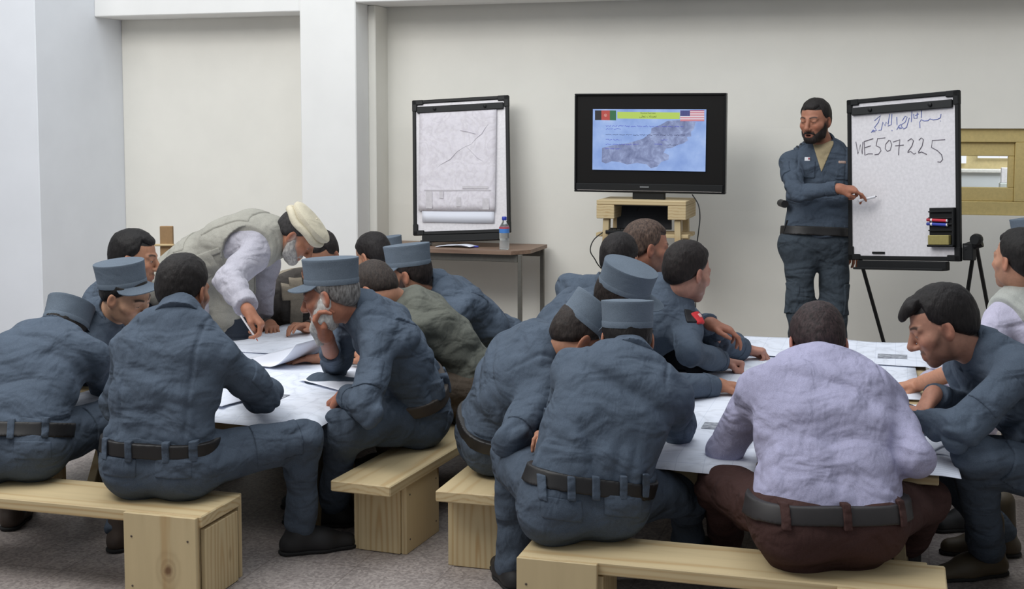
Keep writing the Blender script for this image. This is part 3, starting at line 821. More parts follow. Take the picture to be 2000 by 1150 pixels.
    if scarf:
        cs = cloth('scarf_cloth', scarf, .5); so_ = None
        for sg in (-1, 1):
            c = B(.72)+rC*sg*.055+front*.09; VF = shell(gs, None, c, (.035, .10, .17), (rC, front, sp), .014, .0045)
            if ok(VF): q_ = put('scarf', VF, cs, so_); so_ = so_ or q_
        VF = shell(gs, None, neck, (.13, .13, .035), (rC, front, sp), .016, .0045)
        if ok(VF): put('scarf', VF, cs, so_)
    DBG('PERSON', label[:46], '| pel', proj(pel), 'neck', proj(neck), 'head', proj(head), 'L %.2f' % np.linalg.norm(neck-pel), 'nh %.2f' % np.linalg.norm(head-neck), 'pz %.2f' % pel[2], 'hz %.2f' % head[2],
          '| R', [proj(J['R'][q])[:2] for q in ('sh', 'el', 'wr', 'kn', 'an')], '%.2f' % J['R']['wr'][2], '| L', [proj(J['L'][q])[:2] for q in ('sh', 'el', 'wr', 'kn', 'an')], '%.2f' % J['L']['wr'][2])
    globals()['_LASTP'] = R_ = dict(root=root, base=base, J=J, B=B, rC=rC, front=front, sp=sp, HX=HX, HC=HC, tips=tips, shirt=sh_o, gs=gs, shell=shell, put=put, cut=cut_shirt, sm=sm)
    return R_
# ---------------------------------------------------------------- room
def wallmat(name, col):
    t = NT(name).set(rough=.85, spec=.25); c = lin(col)
    n = t.noise(3, 4); r = t.ramp(n.outputs[0], [(.3, sc(c, .97)), (.7, sc(c, 1.02))]); t.link(r.outputs[0], t.b.inputs['Base Color'])
    t.bump(t.noise(90, 3).outputs[0], .06, .004); return t.m
M_CREAM = wallmat('cream_wall_paint', (231, 229, 221)); M_WHITE = wallmat('white_wall_paint', (232, 232, 230)); M_COOL = wallmat('cool_white_paint', (226, 229, 234))
def struct(name, lo, hi, mat, bev=.006):
    lo, hi = A(*lo), A(*hi); m = MB(); m.box((0, 0, 0), (hi-lo)/2, None, bev); o = m.build(name, mat); o.location = tuple((lo+hi)/2)
    return tag(o, kind='structure')
def floormat():
    t = NT('terrazzo_tile').set(rough=.5, spec=.35)
    b = lin((164, 157, 153)); n = t.noise(5, 4); r0 = t.ramp(n.outputs[0], [(.3, sc(b, .86)), (.7, sc(b, 1.1))])
    v = t.add('ShaderNodeTexVoronoi'); v.inputs['Scale'].default_value = 105; t.link(t.co.outputs['Object'], v.inputs['Vector'])
    r1 = t.ramp(v.outputs['Color'], [(.2, (.66, .63, .63)), (.5, (.96, .92, .92)), (.85, (1.3, 1.27, 1.25))])
    mx = t.add('ShaderNodeMixRGB', blend_type='MULTIPLY'); mx.inputs[0].default_value = .75; t.link(r0.outputs[0], mx.inputs[1]); t.link(r1.outputs[0], mx.inputs[2])
    br = t.add('ShaderNodeTexBrick'); br.offset = 0; br.inputs['Scale'].default_value = 1; br.inputs['Brick Width'].default_value = .33; br.inputs['Row Height'].default_value = .33; br.inputs['Mortar Size'].default_value = .003
    br.inputs['Color1'].default_value = (1, 1, 1, 1); br.inputs['Color2'].default_value = (.9, .9, .9, 1); br.inputs['Mortar'].default_value = (.72, .7, .69, 1); t.link(t.co.outputs['Object'], br.inputs['Vector'])
    m2 = t.add('ShaderNodeMixRGB', blend_type='MULTIPLY'); m2.inputs[0].default_value = 1; t.link(mx.outputs[0], m2.inputs[1]); t.link(br.outputs[0], m2.inputs[2])
    t.link(m2.outputs[0], t.b.inputs['Base Color']); t.bump(v.outputs['Distance'], .05, .003); return t.m
struct('floor', (-9, -2.5, -.1), (6, 13, 0), floormat(), 0)
VP_, VW = 8.12, 8.55
WZ0, WZ1 = 1.022, 1.556                                    # window opening
WU0, WU1 = float(pv(1715, 340, 8.55)[0]), 1.9
HT = 3.6
struct('wall_left', (-8.6, 7.45, 0), (-5.44, 8.9, HT), M_COOL)
struct('wall_recess', (-5.44, 8.45, 0), (-3.86, 8.9, HT), M_CREAM)
struct('trim_1', (-5.44, 8.12, 2.335), (-3.86, 8.45, HT), M_WHITE)
struct('wall_pier', (-3.86, 8.12, 0), (-3.455, 8.9, HT), M_WHITE)
struct('trim_2', (-3.455, 8.33, 0), (-3.40, 8.9, 2.385), M_CREAM)
struct('trim_3', (-3.455, 8.12, 2.385), (5.0, 8.50, HT), M_WHITE)
struct('wall_back', (-3.40, VW, 0), (5.0, 8.72, WZ0), M_CREAM, 0)
struct('wall_back_upper', (-3.40, VW, WZ1), (5.0, 8.72, 2.6), M_CREAM, 0)
struct('wall_back_middle', (-3.40, VW, WZ0), (WU0, 8.72, WZ1), M_CREAM, 0)
struct('wall_back_side', (WU1, VW, WZ0), (5.0, 8.72, WZ1), M_CREAM, 0)
struct('wall_right', (4.9, -2.5, 0), (5.0, 8.6, HT), M_WHITE)
# window with a deep tan frame, one pane in view and the next beyond the photograph's edge
TAN = plain('tan_window_frame', (196, 176, 118), .5)
w = thing('window_1', None, None, (0, 0, 0)); w['kind'] = 'structure'
P1 = float(pv(1968, 340, 8.62)[0]); S1_ = float(pv(1981, 340, 8.60)[0])
m = MB()
def rectframe(m, u0, u1, z0, z1, bw, y0, y1, bl=None, br=None):
    bl = bw if bl is None else bl; br = bw if br is None else br
    m.box(((u0+u1)/2, (y0+y1)/2, z1-bw/2), ((u1-u0)/2, (y1-y0)/2, bw/2)); m.box(((u0+u1)/2, (y0+y1)/2, z0+bw/2), ((u1-u0)/2, (y1-y0)/2, bw/2))
    m.box((u0+bl/2, (y0+y1)/2, (z0+z1)/2), (bl/2, (y1-y0)/2, (z1-z0)/2-bw)); m.box((u1-br/2, (y0+y1)/2, (z0+z1)/2), (br/2, (y1-y0)/2, (z1-z0)/2-bw))
rectframe(m, WU0, S1_+.16, WZ0, WZ1, .085, 8.575, 8.70, .1, .16); rectframe(m, S1_+.16, WU1, WZ0, WZ1, .085, 8.575, 8.70, .01, .1)
m.build('window_frame', TAN, w)
m = MB(); z0, z1 = float(pv(1930, 386, 8.62)[2]), float(pv(1930, 301, 8.62)[2])
rectframe(m, WU0+.1, S1_, WZ0+.085, WZ1-.085, .085, 8.60, 8.66, .07, S1_-P1); rectframe(m, S1_+.17, WU1-.1, WZ0+.085, WZ1-.085, .085, 8.60, 8.66, .07, .07)
m.build('sash', TAN, w)
g = NT('window_glass').set(base=(.97, .98, .98), rough=.01, trans=1.0, ior=1.02, spec=.3)
m = MB(); m.box(((WU0+P1)/2, 8.63, (WZ0+WZ1)/2), ((P1-WU0)/2-.05, .002, .19)); m.box(((S1_+WU1)/2+.05, 8.63, (WZ0+WZ1)/2), ((WU1-S1_)/2-.18, .002, .19)); m.build('pane', g.m, w)
# the room seen through it
struct('wall_corridor', (-1.5, 11.3, 0), (4.5, 11.5, 1.19), wallmat('pale_grey_paint', (216, 222, 226)))
struct('wall_corridor_upper', (-1.5, 11.42, 1.19), (4.5, 11.5, 3.0), plain('tan_wall_paint', (196, 180, 134), .8))
struct('trim_4', (-1.5, 11.27, 1.185), (4.5, 11.42, 1.215), plain('white_ledge', (232, 232, 228), .6))
def emis(name, col, st):
    t = NT(name); t.set(base=(.015, .015, .015), rough=.4); t.b.inputs['Emission Color'].default_value = (*lin(col), 1); t.b.inputs['Emission Strength'].default_value = st; return t.m
M_DAY = emis('daylit_pane', (244, 248, 255), 1.0)
for i, (a, b, y0, y1) in enumerate(((1862, 1887, 296, 319), (1910, 1975, 296, 309))):
    p, q = pv(a, y0, 11.40), pv(b, y1, 11.40); struct('window_%d' % (i+2), (p[0], 11.39, q[2]), (q[0], 11.42, p[2]), M_DAY, .002)
b = pv(1960, 385, 11.0); o = MB().box((0, 0, .56), (.035, .05, .56), None, .006).build('ledge_box', plain('pale_box_card', (206, 214, 210), .6)); o.location = (b[0], b[1], 0)
tag(o, 'pale tall box standing in the room behind the tan window', 'box')
w = MB().box((0, 0, .05), (.035, .03, .06), None, .004).build('paper_towel', plain('bright_white', (240, 240, 246), .6)); w.location = (b[0]+.01, b[1]-.01, 1.13)
tag(w, 'white packet standing on the pale tall box behind the tan window', 'packet')

# ---------------------------------------------------------------- tables and benches
PINE_X = pine('pine_plank', (1.2, 16, 16)); PINE_Y = pine('pine_plank_along', (16, 1.2, 16)); PINE_Z = pine('pine_upright', (13, 13, 1.1)); PLY = pine('plywood_top', (1.1, 9, 9), .82, False)
Q = pz(475, 1128, 0); _k = pv(332, 1112, 3.752)
PKNOT = pine('pine_knotty', (13, 13, 1.1), 1.0, True, (float(_k[0]-Q[0]+2.9), -.147, float(_k[2])))
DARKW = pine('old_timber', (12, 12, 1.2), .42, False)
def table(label, loc, rz, W=1.20, L=2.42):
    t = thing('work_table', label, 'table', loc, rz)
    MB().box((-W/2, L/2, TAB-.012), (W/2, L/2, .012), None, .003).build('table_top', PLY, t)
    m = MB()
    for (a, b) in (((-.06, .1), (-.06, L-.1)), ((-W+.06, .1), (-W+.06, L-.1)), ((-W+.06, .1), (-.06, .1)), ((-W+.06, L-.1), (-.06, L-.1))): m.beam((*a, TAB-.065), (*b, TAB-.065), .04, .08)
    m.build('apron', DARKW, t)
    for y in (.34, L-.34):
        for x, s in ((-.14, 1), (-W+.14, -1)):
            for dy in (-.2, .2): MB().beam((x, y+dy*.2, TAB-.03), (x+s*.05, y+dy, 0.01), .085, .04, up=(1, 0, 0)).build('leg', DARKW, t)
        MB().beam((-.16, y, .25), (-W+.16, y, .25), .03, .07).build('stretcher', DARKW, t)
    return t
LT0 = pz(612, 815, TAB); LTA = math.radians(-3.0)
RT0 = A(.15, 4.17, 0)
T_R = table('work table covered in white maps in front of the standing instructor', RT0, 0)
T_L = table('work table covered in white maps below the leaning man in the vest', A(LT0[0], LT0[1], 0), LTA)
def knots(m, pts): pass
def bench(label, loc, rz, L, W=.26, blocks=((.0, .3),), flush=False, along='y', boxw=.30):
    """plank seat with boxed block legs; local x along the bench"""
    t = thing('bench', label, 'bench', loc, rz, 'pine plank benches round the two tables')
    MB().box((L/2, 0, SEAT-.02), (L/2, W/2, .02), None, .004).build('seat_plank', PINE_X, t)
    for (x0, x1) in blocks:
        m = MB(); hb = SEAT-.041; hw = W/2-(0 if flush else .012); f = None
        k = m
        m.box(((x0+x1)/2, 0, .02+(hb-.02)/2), ((x1-x0)/2-.012, hw-.024, (hb-.02)/2), None, .002)
        b = m.build('leg_block', PINE_Z, t)
        top = SEAT-.002 if flush else hb
        for s in (-1, 1): MB().box(((x0+x1)/2, s*(hw+(.012 if flush else -.011)), top/2), ((x1-x0)/2, .011, top/2), None, .002).build('side_board', PKNOT if flush and x0 > 2 and s < 0 else PINE_Z, b)
        for x in (x0, x1): MB().box((x, 0, hb/2-.004), (.009, hw-.023, hb/2-.006), None, .002).build('end_board', PINE_Z, b)
        n = MB()
        for s in (-1, 1):
            for xx in (x0+.03, x1-.03):
                for zz in (.05, hb-.04): n.lathe([(.004, 0), (.003, .0015)], (xx, s*(hw+(.0235 if flush else .0005)), zz), np.stack([A(1, 0, 0), A(0, 0, 1), A(0, s*1.0, 0)]), 8)
        n.build('nail_heads', plain('nail_steel', (92, 82, 74), .5, .6), b)
    return t
bench('pine bench at the lower left whose boxed end block shows a knot', A(Q[0]-2.9, 3.90, 0), 0, 2.9, .27, ((2.62, 2.89), (.5, .8)), True)
bench('pine bench with overhanging plank end under the old man with the white beard', A(-1.82, 4.28, 0), math.radians(90-4), 2.45, .24, ((.16, .46), (1.9, 2.2)))
bench('pine bench with overhanging plank end between the two tables under the bent capped man', A(-1.40, 4.27, 0), math.radians(90), 2.6, .26, ((.10, .40), (2.1, 2.4)))
bench('pine bench in the right foreground under the person in the lavender shirt', A(-1.06, 3.82, 0), 0, 1.225, .25, ((.0, .245), (.93, 1.175)), True)
bench('pine bench on the far left side of the left table behind the front row', A(-3.58, 4.45, 0), math.radians(90-3), 1.7, .26, ((.1, .4), (1.3, 1.6)))
bench('pine bench on the right side of the right table by the photo edge', A(.64, 4.3, 0), math.radians(90), 2.6, .26, ((.3, .6), (2.1, 2.4)))
fe = pd(596, 668, 7.25); bench('pine bench at the far end of the left table below the hanging map board', A(fe[0]-.35, fe[1], 0), math.radians(6), 1.6, .26, ((.1, .4), (1.2, 1.5)))

# ---------------------------------------------------------------- paper on the tables
def papermat(name, kind='map', tone=(226, 231, 242)):
    t = NT(name).set(rough=.75, spec=.25); c = lin(tone)
    n = t.noise(2.2, 5); n.inputs['Distortion'].default_value = .6
    w = t.add('ShaderNodeMath', operation='PINGPONG'); mu = t.add('ShaderNodeMath', operation='MULTIPLY'); mu.inputs[1].default_value = 9
    t.link(n.outputs[0], mu.inputs[0]); t.link(mu.outputs[0], w.inputs[0]); w.inputs[1].default_value = .5
    r = t.ramp(w.outputs[0], [(0, sc(c, .84 if kind == 'map' else .99)), (.1, sc(c, .93 if kind == 'map' else 1)), (.3, c)])
    last = r.outputs[0]
    br = t.add('ShaderNodeTexBrick'); br.offset = 0; br.inputs['Scale'].default_value = 1; k = .09 if kind == 'map' else .024
    br.inputs['Brick Width'].default_value = k if kind == 'map' else .5; br.inputs['Row Height'].default_value = k; br.inputs['Mortar Size'].default_value = .0014 if kind == 'map' else .003
    br.inputs['Color1'].default_value = br.inputs['Color2'].default_value = (1, 1, 1, 1); br.inputs['Mortar'].default_value = (.86, .87, .9, 1); t.link(t.co.outputs['Object'], br.inputs['Vector'])
    m2 = t.add('ShaderNodeMixRGB', blend_type='MULTIPLY'); m2.inputs[0].default_value = 1 if kind != 'plain' else 0; t.link(last, m2.inputs[1]); t.link(br.outputs[0], m2.inputs[2])
    t.link(m2.outputs[0], t.b.inputs['Base Color']); return t.m
M_MAP = papermat('map_paper'); M_TEXT = papermat('printed_paper', 'text', (228, 232, 243)); M_PLAINP = papermat('blank_paper', 'plain', (232, 235, 245))
def sheet(name, label, cat, frame, u0, v0, w, l, lift=.004, rot=0, mat=None, fun=None, n=22, droop=.55, group=None, curl=0, bumpy=.004):
    """a sheet in a table's frame (origin, ax_u, ax_v, table rect): lies on the top, sags past its edges"""
    o, au, av, (a0, a1, b0, b1) = frame; cs, sn = math.cos(rot), math.sin(rot); vs = []; sd = random.random()*30
    for i in range(n+1):
        for j in range(n+1):
            s, t = (i/n-.5)*w, (j/n-.5)*l; u, v = u0+s*cs-t*sn, v0+s*sn+t*cs
            z = TAB+lift; ou = max(a0-u, u-a1, 0); ov = max(b0-v, v-b1, 0); q = math.hypot(ou, ov)
            z -= droop*q*min(1, q/.05+.2)
            z += bumpy*(float(vnoise(np.array([[u*5+sd, v*5, 1.3]]))[0])) if q == 0 else bumpy*.5
            if fun: z += fun(i/n, j/n)
            vs.append(o+au*u+av*v+A(0, 0, z-o[2]))
    fs = [(i*(n+1)+j, (i+1)*(n+1)+j, (i+1)*(n+1)+j+1, i*(n+1)+j+1) for i in range(n) for j in range(n)]
    c = np.mean(vs, 0); ob = mesh_obj(name, np.array(vs)-c, fs, mat or M_MAP, None, True, loc=tuple(c))
    sol = ob.modifiers.new('thickness', 'SOLIDIFY'); sol.thickness = .0006; sol.offset = -1
    SHEETS.append(ob); return tag(ob, label, cat, group)
SHEETS = []
def top_of(x, y):
    z = TAB
    for s in SHEETS:
        hit, loc, _, _ = s.ray_cast(Vector((x, y, 2.0))-s.location, Vector((0, 0, -1)))
        if hit: z = max(z, loc[2]+s.location[2])
    return z
RF = (A(.15, 4.17, TAB), A(-1, 0, 0), A(0, 1, 0), (0, 1.20, 0, 2.42))
ca, sa = math.cos(LTA), math.sin(LTA); LFm = (A(LT0[0], LT0[1], TAB), A(-ca, -sa, 0), A(-sa, ca, 0), (0, 1.20, 0, 2.42))
sheet('map_sheet', 'large white map sheet hanging over the near left corner of the right table', 'map', RF, .90, .52, .72, 1.14, .004, .03)
sheet('map_sheet', 'large white map sheet along the middle of the right table under the pointing hands', 'map', RF, .62, 1.55, 1.16, .86, .009, -.02)
sheet('map_sheet', 'creased white map sheet at the far right corner of the right table', 'map', RF, .22, 2.12, .74, .58, .016, .06, fun=lambda i, j: .035*max(0, j-.72)**1*(1+.5*math.sin(9*i))+.02*max(0, .25-i))
sheet('map_sheet', 'white map sheet at the far edge of the right table below the standing man', 'map', RF, .83, 2.16, .56, .52, .018, .0, fun=lambda i, j: .02*max(0, j-.8))
sheet('map_sheet', 'white map sheet on the near right part of the right table beside the lavender sleeve', 'map', RF, .26, .56, .58, .95, .007, -.02)
sheet('paper_sheet', 'printed sheet hanging off the near right corner of the right table', 'paper', RF, .04, .11, .20, .28, .016, -.03, M_TEXT, droop=.12)
sheet('paper_sheet', 'white sheet on the pile at the right table edge, uppermost and turned', 'paper', RF, .10, .30, .21, .297, .024, .34, M_TEXT, droop=.2)
sheet('paper_sheet', 'white sheet at the bottom of the pile at the right table edge', 'paper', RF, .06, .36, .21, .297, .0195, -.25, M_TEXT, droop=.2)
sheet('map_sheet', 'large white map sheet sagging over the near corner of the left table', 'map', LFm, .50, .56, 1.14, 1.30, .004, .02, droop=.35)
sheet('map_sheet', 'large white map sheet covering the far half of the left table under the leaning man', 'map', LFm, .60, 1.72, 1.14, 1.26, .009, -.02)
sheet('paper_sheet', 'white sheet on the right side of the left table near the old man', 'paper', LFm, .13, .66, .30, .42, .016, .5, M_PLAINP)
sheet('paper_sheet', 'white sheet with its edge curling up in the middle of the left table', 'paper', LFm, .62, 1.02, .34, .52, .016, .10, M_PLAINP, fun=lambda i, j: .11*max(0, (.42-i)/.42)**1.7, droop=0)
sheet('paper_sheet', 'white sheet lying under the flat hand on the left table', 'paper', LFm, .30, 1.18, .42, .30, .020, .15, M_TEXT)
sheet('paper_sheet', 'small white sheet under the right elbow of the bare-headed front person', 'paper', LFm, .46, .16, .21, .297, .013, .2, M_TEXT)
MGREY = NT('grey_print').set(rough=.8); _n = MGREY.noise(40, 4); _r = MGREY.ramp(_n.outputs[0], [(.35, lin((112, 116, 126))), (.65, lin((176, 180, 188)))]); MGREY.link(_r.outputs[0], MGREY.b.inputs['Base Color']); MGREY = MGREY.m
p = pz(1743, 692, TAB+.03); o = MB().box((0, 0, 0), (.065, .055, .0005), None, .0002).build('photo_print', MGREY); o.location = (p[0], p[1], max(top_of(p[0]+a, p[1]+b) for a in (-.06, 0, .06) for b in (-.05, 0, .05))+.001); tag(o, 'grey printed picture lying on the far right map of the right table', 'picture')
for nm, px, py, lab in (('photo_print', 540, 772, 'small grey printed picture on the near part of the left table'), ('photo_print', 1392, 828, 'small grey printed picture beside the lavender left sleeve')):
    p = pz(px, py, TAB+.014); o = MB().box((0, 0, 0), (.035, .05, .0005), None, .0002).build(nm, MGREY); o.location = (p[0], p[1], max(top_of(p[0]+a, p[1]+b) for a in (-.03, .03) for b in (-.05, .05))+.001); tag(o, lab, 'picture')

# ---------------------------------------------------------------- boards, screen, desk
BLK = plain('black_plastic', (22, 23, 24), .5, 0.0, .3); BLK2 = plain('black_matte', (30, 31, 32), .7); BOARD = plain('board_white', (222, 219, 222), .3)
def quadframe(TL, TR, BL):
    y = nrm(TL-BL); x = TR-TL; x = nrm(x-y*(x@y)); n = np.cross(x, y)      # n faces the viewer
    return x, y, n
def local_thing(name, label, cat, o, x, y, n):
    t = thing(name, label, cat, o); t.matrix_world = Matrix(((x[0], y[0], n[0], o[0]), (x[1], y[1], n[1], o[1]), (x[2], y[2], n[2], o[2]), (0, 0, 0, 1))); return t
def ring(m, W, H, b, z0, z1):
    m.box((W/2, H-b/2, (z0+z1)/2), (W/2, b/2, (z1-z0)/2)); m.box((W/2, b/2, (z0+z1)/2), (W/2, b/2, (z1-z0)/2))
    m.box((b/2, H/2, (z0+z1)/2), (b/2, H/2-b, (z1-z0)/2)); m.box((W-b/2, H/2, (z0+z1)/2), (b/2, H/2-b, (z1-z0)/2)); return m
def rrect(W, H, r, x0=0, y0=0, n=6):
    out = []
    for (cx, cy, a0) in ((W-r, r, -90), (W-r, H-r, 0), (r, H-r, 90), (r, r, 180)):
        out += [(x0+cx+r*math.cos(math.radians(a0+90*k/n)), y0+cy+r*math.sin(math.radians(a0+90*k/n))) for k in range(n+1)]
    return out
E3 = np.eye(3)
def easel_board(t, W, H, clamp=True):
    MB().prism(rrect(W-.02, H-.02, .045, .01, .01), (0, 0, -.004), E3, .012).build('board_panel', BOARD, t)
    fr = ring(MB(), W, H, .024, -.014, .012)
    for x in (0, W):
        for y in (0, H):
            cx, cy = abs(x-.038), (y-.038 if y else .038); cx = x-.038 if x else .038
            fr.box((cx, cy+(.022 if y else -.022), 0), (.038, .017, .015)); fr.box((cx+(.022 if x else -.022), cy, 0), (.017, .038, .015))
    fr.build('board_frame', BLK, t)
    if clamp:
        c = MB().box((W/2, H-.068, .012), (W/2-.035, .022, .009)).build('clamp_bar', BLK2, t)
        k = MB()
        for x in (.16, W-.16): k.lathe([(.011, 0), (.011, .010), (.004, .013)], (x, H-.066, .02), E3, 12)
        k.build('clamp_knob', BLK, c)
    tr = MB().box((W/2, -.026, .012), (W*.40, .024, .02)).box((W/2, -.045, .040), (W*.40, .006, .03)).build('pen_tray', BLK, t)
    return t
# map board standing on the desk
DZ = .775
BLp, TLp, TRp = pv(808, 460, 8.22), pv(806, 197, 8.36), pv(994, 189, 8.40)
x, y, n = quadframe(TLp, TRp, BLp); W, H = float(np.linalg.norm(TRp-TLp)), float(np.linalg.norm(TLp-BLp))
mb = local_thing('presentation_board', 'white board in black frame with a pinned map standing on the brown desk', 'board', BLp, x, y, n); easel_board(mb, W, H)
MB().box((.09, -.035, -.01), (.035, .03, .012)).build('rest_foot', plain('pale_plastic', (196, 196, 196), .5), mb)
def onboard(o, x, y, n, px, py):
    """where the pixel's ray meets a board's plane, in the board's own x, y"""
    r = ray(px, py); t = ((o-CAM)@n)/(r@n); q = CAM+r*t-o; return float(q@x), float(q@y)
def board_sheet(name, label, bo, pix, z, mat, cat='map'):
    o, x, y, n = bo; P = [onboard(o, x, y, n, *p) for p in pix]; G = 16; vs = []
    for i in range(G+1):
        for j in range(G+1):
            s, q = i/G, j/G; a = np.array(P[0])*(1-s)*(1-q)+np.array(P[1])*s*(1-q)+np.array(P[2])*s*q+np.array(P[3])*(1-s)*q
            fold = (.004*abs(math.sin(q*4*math.pi))+.0015*(1+math.sin(7*s+3*q)))*min(1, q*8)
            vs.append(o+x*a[0]+y*a[1]+n*(z+fold+.006*q))
    fs = [(i*(G+1)+j, i*(G+1)+j+1, (i+1)*(G+1)+j+1, (i+1)*(G+1)+j) for i in range(G) for j in range(G)]
    c = np.mean(vs, 0); ob = mesh_obj(name, np.array(vs)-c, fs, mat, None, True, loc=tuple(c)); s = ob.modifiers.new('thickness', 'SOLIDIFY'); s.thickness = .0006
    return tag(ob, label, cat)
def wallmapmat():
    t = NT('wall_map_print').set(rough=.8); c = lin((222, 218, 224))
    n = t.noise(4, 6); n.inputs['Distortion'].default_value = .4; mu = t.add('ShaderNodeMath', operation='MULTIPLY'); mu.inputs[1].default_value = 11; t.link(n.outputs[0], mu.inputs[0])
    w = t.add('ShaderNodeMath', operation='PINGPONG'); w.inputs[1].default_value = .5; t.link(mu.outputs[0], w.inputs[0])
    r = t.ramp(w.outputs[0], [(0, lin((211, 206, 212))), (.12, lin((216, 212, 217))), (.35, c)])
    f = t.noise(45, 3); fr = t.ramp(f.outputs[0], [(.35, (.91, .90, .92)), (.6, (1, 1, 1))]); mx = t.add('ShaderNodeMixRGB', blend_type='MULTIPLY'); mx.inputs[0].default_value = .8
    t.link(r.outputs[0], mx.inputs[1]); t.link(fr.outputs[0], mx.inputs[2]); t.link(mx.outputs[0], t.b.inputs['Base Color']); return t.m
BO = (BLp, x, y, n); M_WM = wallmapmat()
board_sheet('map_sheet', 'lower plain sheet hanging on the board behind the folded map', BO, [(822, 212), (967, 210), (966, 436), (826, 434)], .0045, M_PLAINP)
big = board_sheet('map_sheet', 'folded topographic map hanging from the clamp of the board on the desk', BO, [(821, 213), (971, 209), (968, 413), (819, 412)], .0115, M_WM)
def on_thing_strokes(t, bo, strokes, r, mat, name, z):
    o, x, y, n = bo
    for k, st in enumerate(strokes):
        P = [onboard(o, x, y, n, *p) for p in st]; m = MB(); m.tube([A(a, b, z) for a, b in P], r, 5); yield m.build(name, mat, t)
INKG = plain('map_ink', (198, 194, 202), .8)
def bpt(px, py, z): a = onboard(*BO, px, py); return BLp+x*a[0]+y*a[1]+n*z
cB = np.array(big.location)
for st in ([(840, 345), (848, 335), (862, 322), (880, 312), (895, 296), (908, 288), (922, 282), (932, 270), (942, 262), (948, 252), (955, 243)], [(845, 236), (856, 240), (862, 238)], [(915, 290), (925, 300), (935, 310), (945, 316)], [(905, 340), (915, 350), (922, 360)], [(900, 255), (915, 258), (930, 262)]):
    MB().tube([bpt(a, b, .0180)-cB for a, b in st], .0017, 4).build('river_line', INKG, big)
for (a, b, c_, d) in ((834, 374, 846, 408), (860, 374, 868, 388), (893, 386, 902, 404), (944, 388, 957, 410), (830, 371, 960, 373), (905, 364, 955, 369)):
    P = [bpt(a, b, .0245), bpt(c_, b, .0245), bpt(c_, d, .0245), bpt(a, d, .0245)]; MB().add([q-cB for q in P], [(0, 1, 2, 3)]).build('legend_block', plain('legend_ink', (200, 196, 200), .8), big)
# ---- desk
dk0, dk1 = pz(695, 488, DZ), pz(1013, 491, DZ); dkb = pz(1053, 478, DZ)
dk = thing('desk', 'brown desk with metal legs against the wall carrying the map board', 'desk', (dk1[0], dk1[1], 0), 0)
L = float(dk1[0]-dk0[0]); D = 8.50-float(dk1[1])
BRN = NT('brown_laminate').set(rough=.5); _n = BRN.noise(2, 4, vec=BRN.map((1.5, 18, 18))); _r = BRN.ramp(_n.outputs[0], [(.3, lin((116, 92, 78))), (.7, lin((146, 122, 104)))]); BRN.link(_r.outputs[0], BRN.b.inputs['Base Color'])
ch = .05
MB().prism([(-L, 0), (-ch, 0), (.045, .12), (.05, D), (-L, D)], (0, 0, DZ-.012), E3, .024).build('desk_top', BRN.m, dk)
MET = plain('grey_metal_tube', (112, 110, 104), .45, .5)
MB().beam((-L+.08, .06, DZ-.05), (-.02, .06, DZ-.05), .03, .05).beam((-L+.08, D-.06, DZ-.05), (.02, D-.06, DZ-.05), .03, .05).build('apron_rail', MET, dk)
for (xx, yy) in ((-.005, .05), (.03, D-.05), (-L+.06, .05), (-L+.06, D-.05)): MB().box((xx, yy, (DZ-.026)/2), (.013, .013, (DZ-.026)/2), None, .002).build('leg', MET, dk)
# bottle, papers and pen on it
bp = pz(985, 487, DZ); bt = thing('water_bottle', 'clear plastic water bottle with blue cap on the right end of the desk', 'bottle', (bp[0], bp[1], DZ))
GL = NT('bottle_plastic').set(base=(.93, .96, .97), rough=.05, trans=.9, ior=1.15, spec=.5)
bb = MB(); bb.lathe([(.028, 0), (.032, .004), (.0325, .05), (.029, .062), (.0325, .075), (.0325, .135), (.028, .155), (.014, .178), (.0125, .192)], (0, 0, 0), E3, 24).build('bottle_body', GL.m, bt, True)
MB().lathe([(.0303, .004), (.031, .05), (.028, .062), (.031, .074)], (0, 0, 0), E3, 24).build('water', NT('water_clear').set(base=(.90, .94, .96), rough=.02, trans=.85, ior=1.2).m, bt, True)
MB().lathe([(.0335, .108), (.0335, .142)], (0, 0, 0), E3, 24, capb=False, capt=False).build('label_wrap', plain('blue_label', (70, 130, 205), .5), bt, True)
MB().lathe([(.0337, .136), (.0337, .146)], (0, 0, 0), E3, 24, capb=False, capt=False).build('label_stripe', plain('red_stripe', (196, 70, 76), .5), bt, True)
MB().lathe([(.0150, .190), (.0155, .191), (.0155, .210), (.013, .213)], (0, 0, 0), E3, 20).build('bottle_cap', plain('cap_blue', (38, 60, 170), .4), bt, True)
for i, (px, py, ln, wd, rt) in enumerate(((888, 482, .24, .12, .1), (905, 483, .16, .10, -.25))):
    p = pz(px, py, DZ); m = MB(); vs = []
    for a in range(9):
        for b_ in range(5): vs.append(A((a/8-.5)*ln, (b_/4-.5)*wd, .002+i*.008+.012*math.sin(a/8*3.14)*(1-i*.3)))
    o = m.add(vs, [(a*5+b_, (a+1)*5+b_, (a+1)*5+b_+1, a*5+b_+1) for a in range(8) for b_ in range(4)]).build('paper_sheet', M_PLAINP, None, True); o.location = (p[0], p[1], DZ+.001); o.rotation_euler = (0, 0, rt)
    o.modifiers.new('thickness', 'SOLIDIFY').thickness = .0006
    tag(o, ['folded white paper lying on the desk, the longer lower one', 'folded white paper lying on the desk, on top of the other beside the blue pen'][i], 'paper')
p = pz(924, 484, DZ); o = MB().tube([A(-.03, 0, 0), A(.03, .02, 0)], .006, 10).build('blue_pen', plain('pen_blue', (52, 58, 160), .4), None, True); o.location = (p[0], p[1], DZ+.0075); tag(o, 'short thick blue pen lying beside the papers on the desk', 'pen')

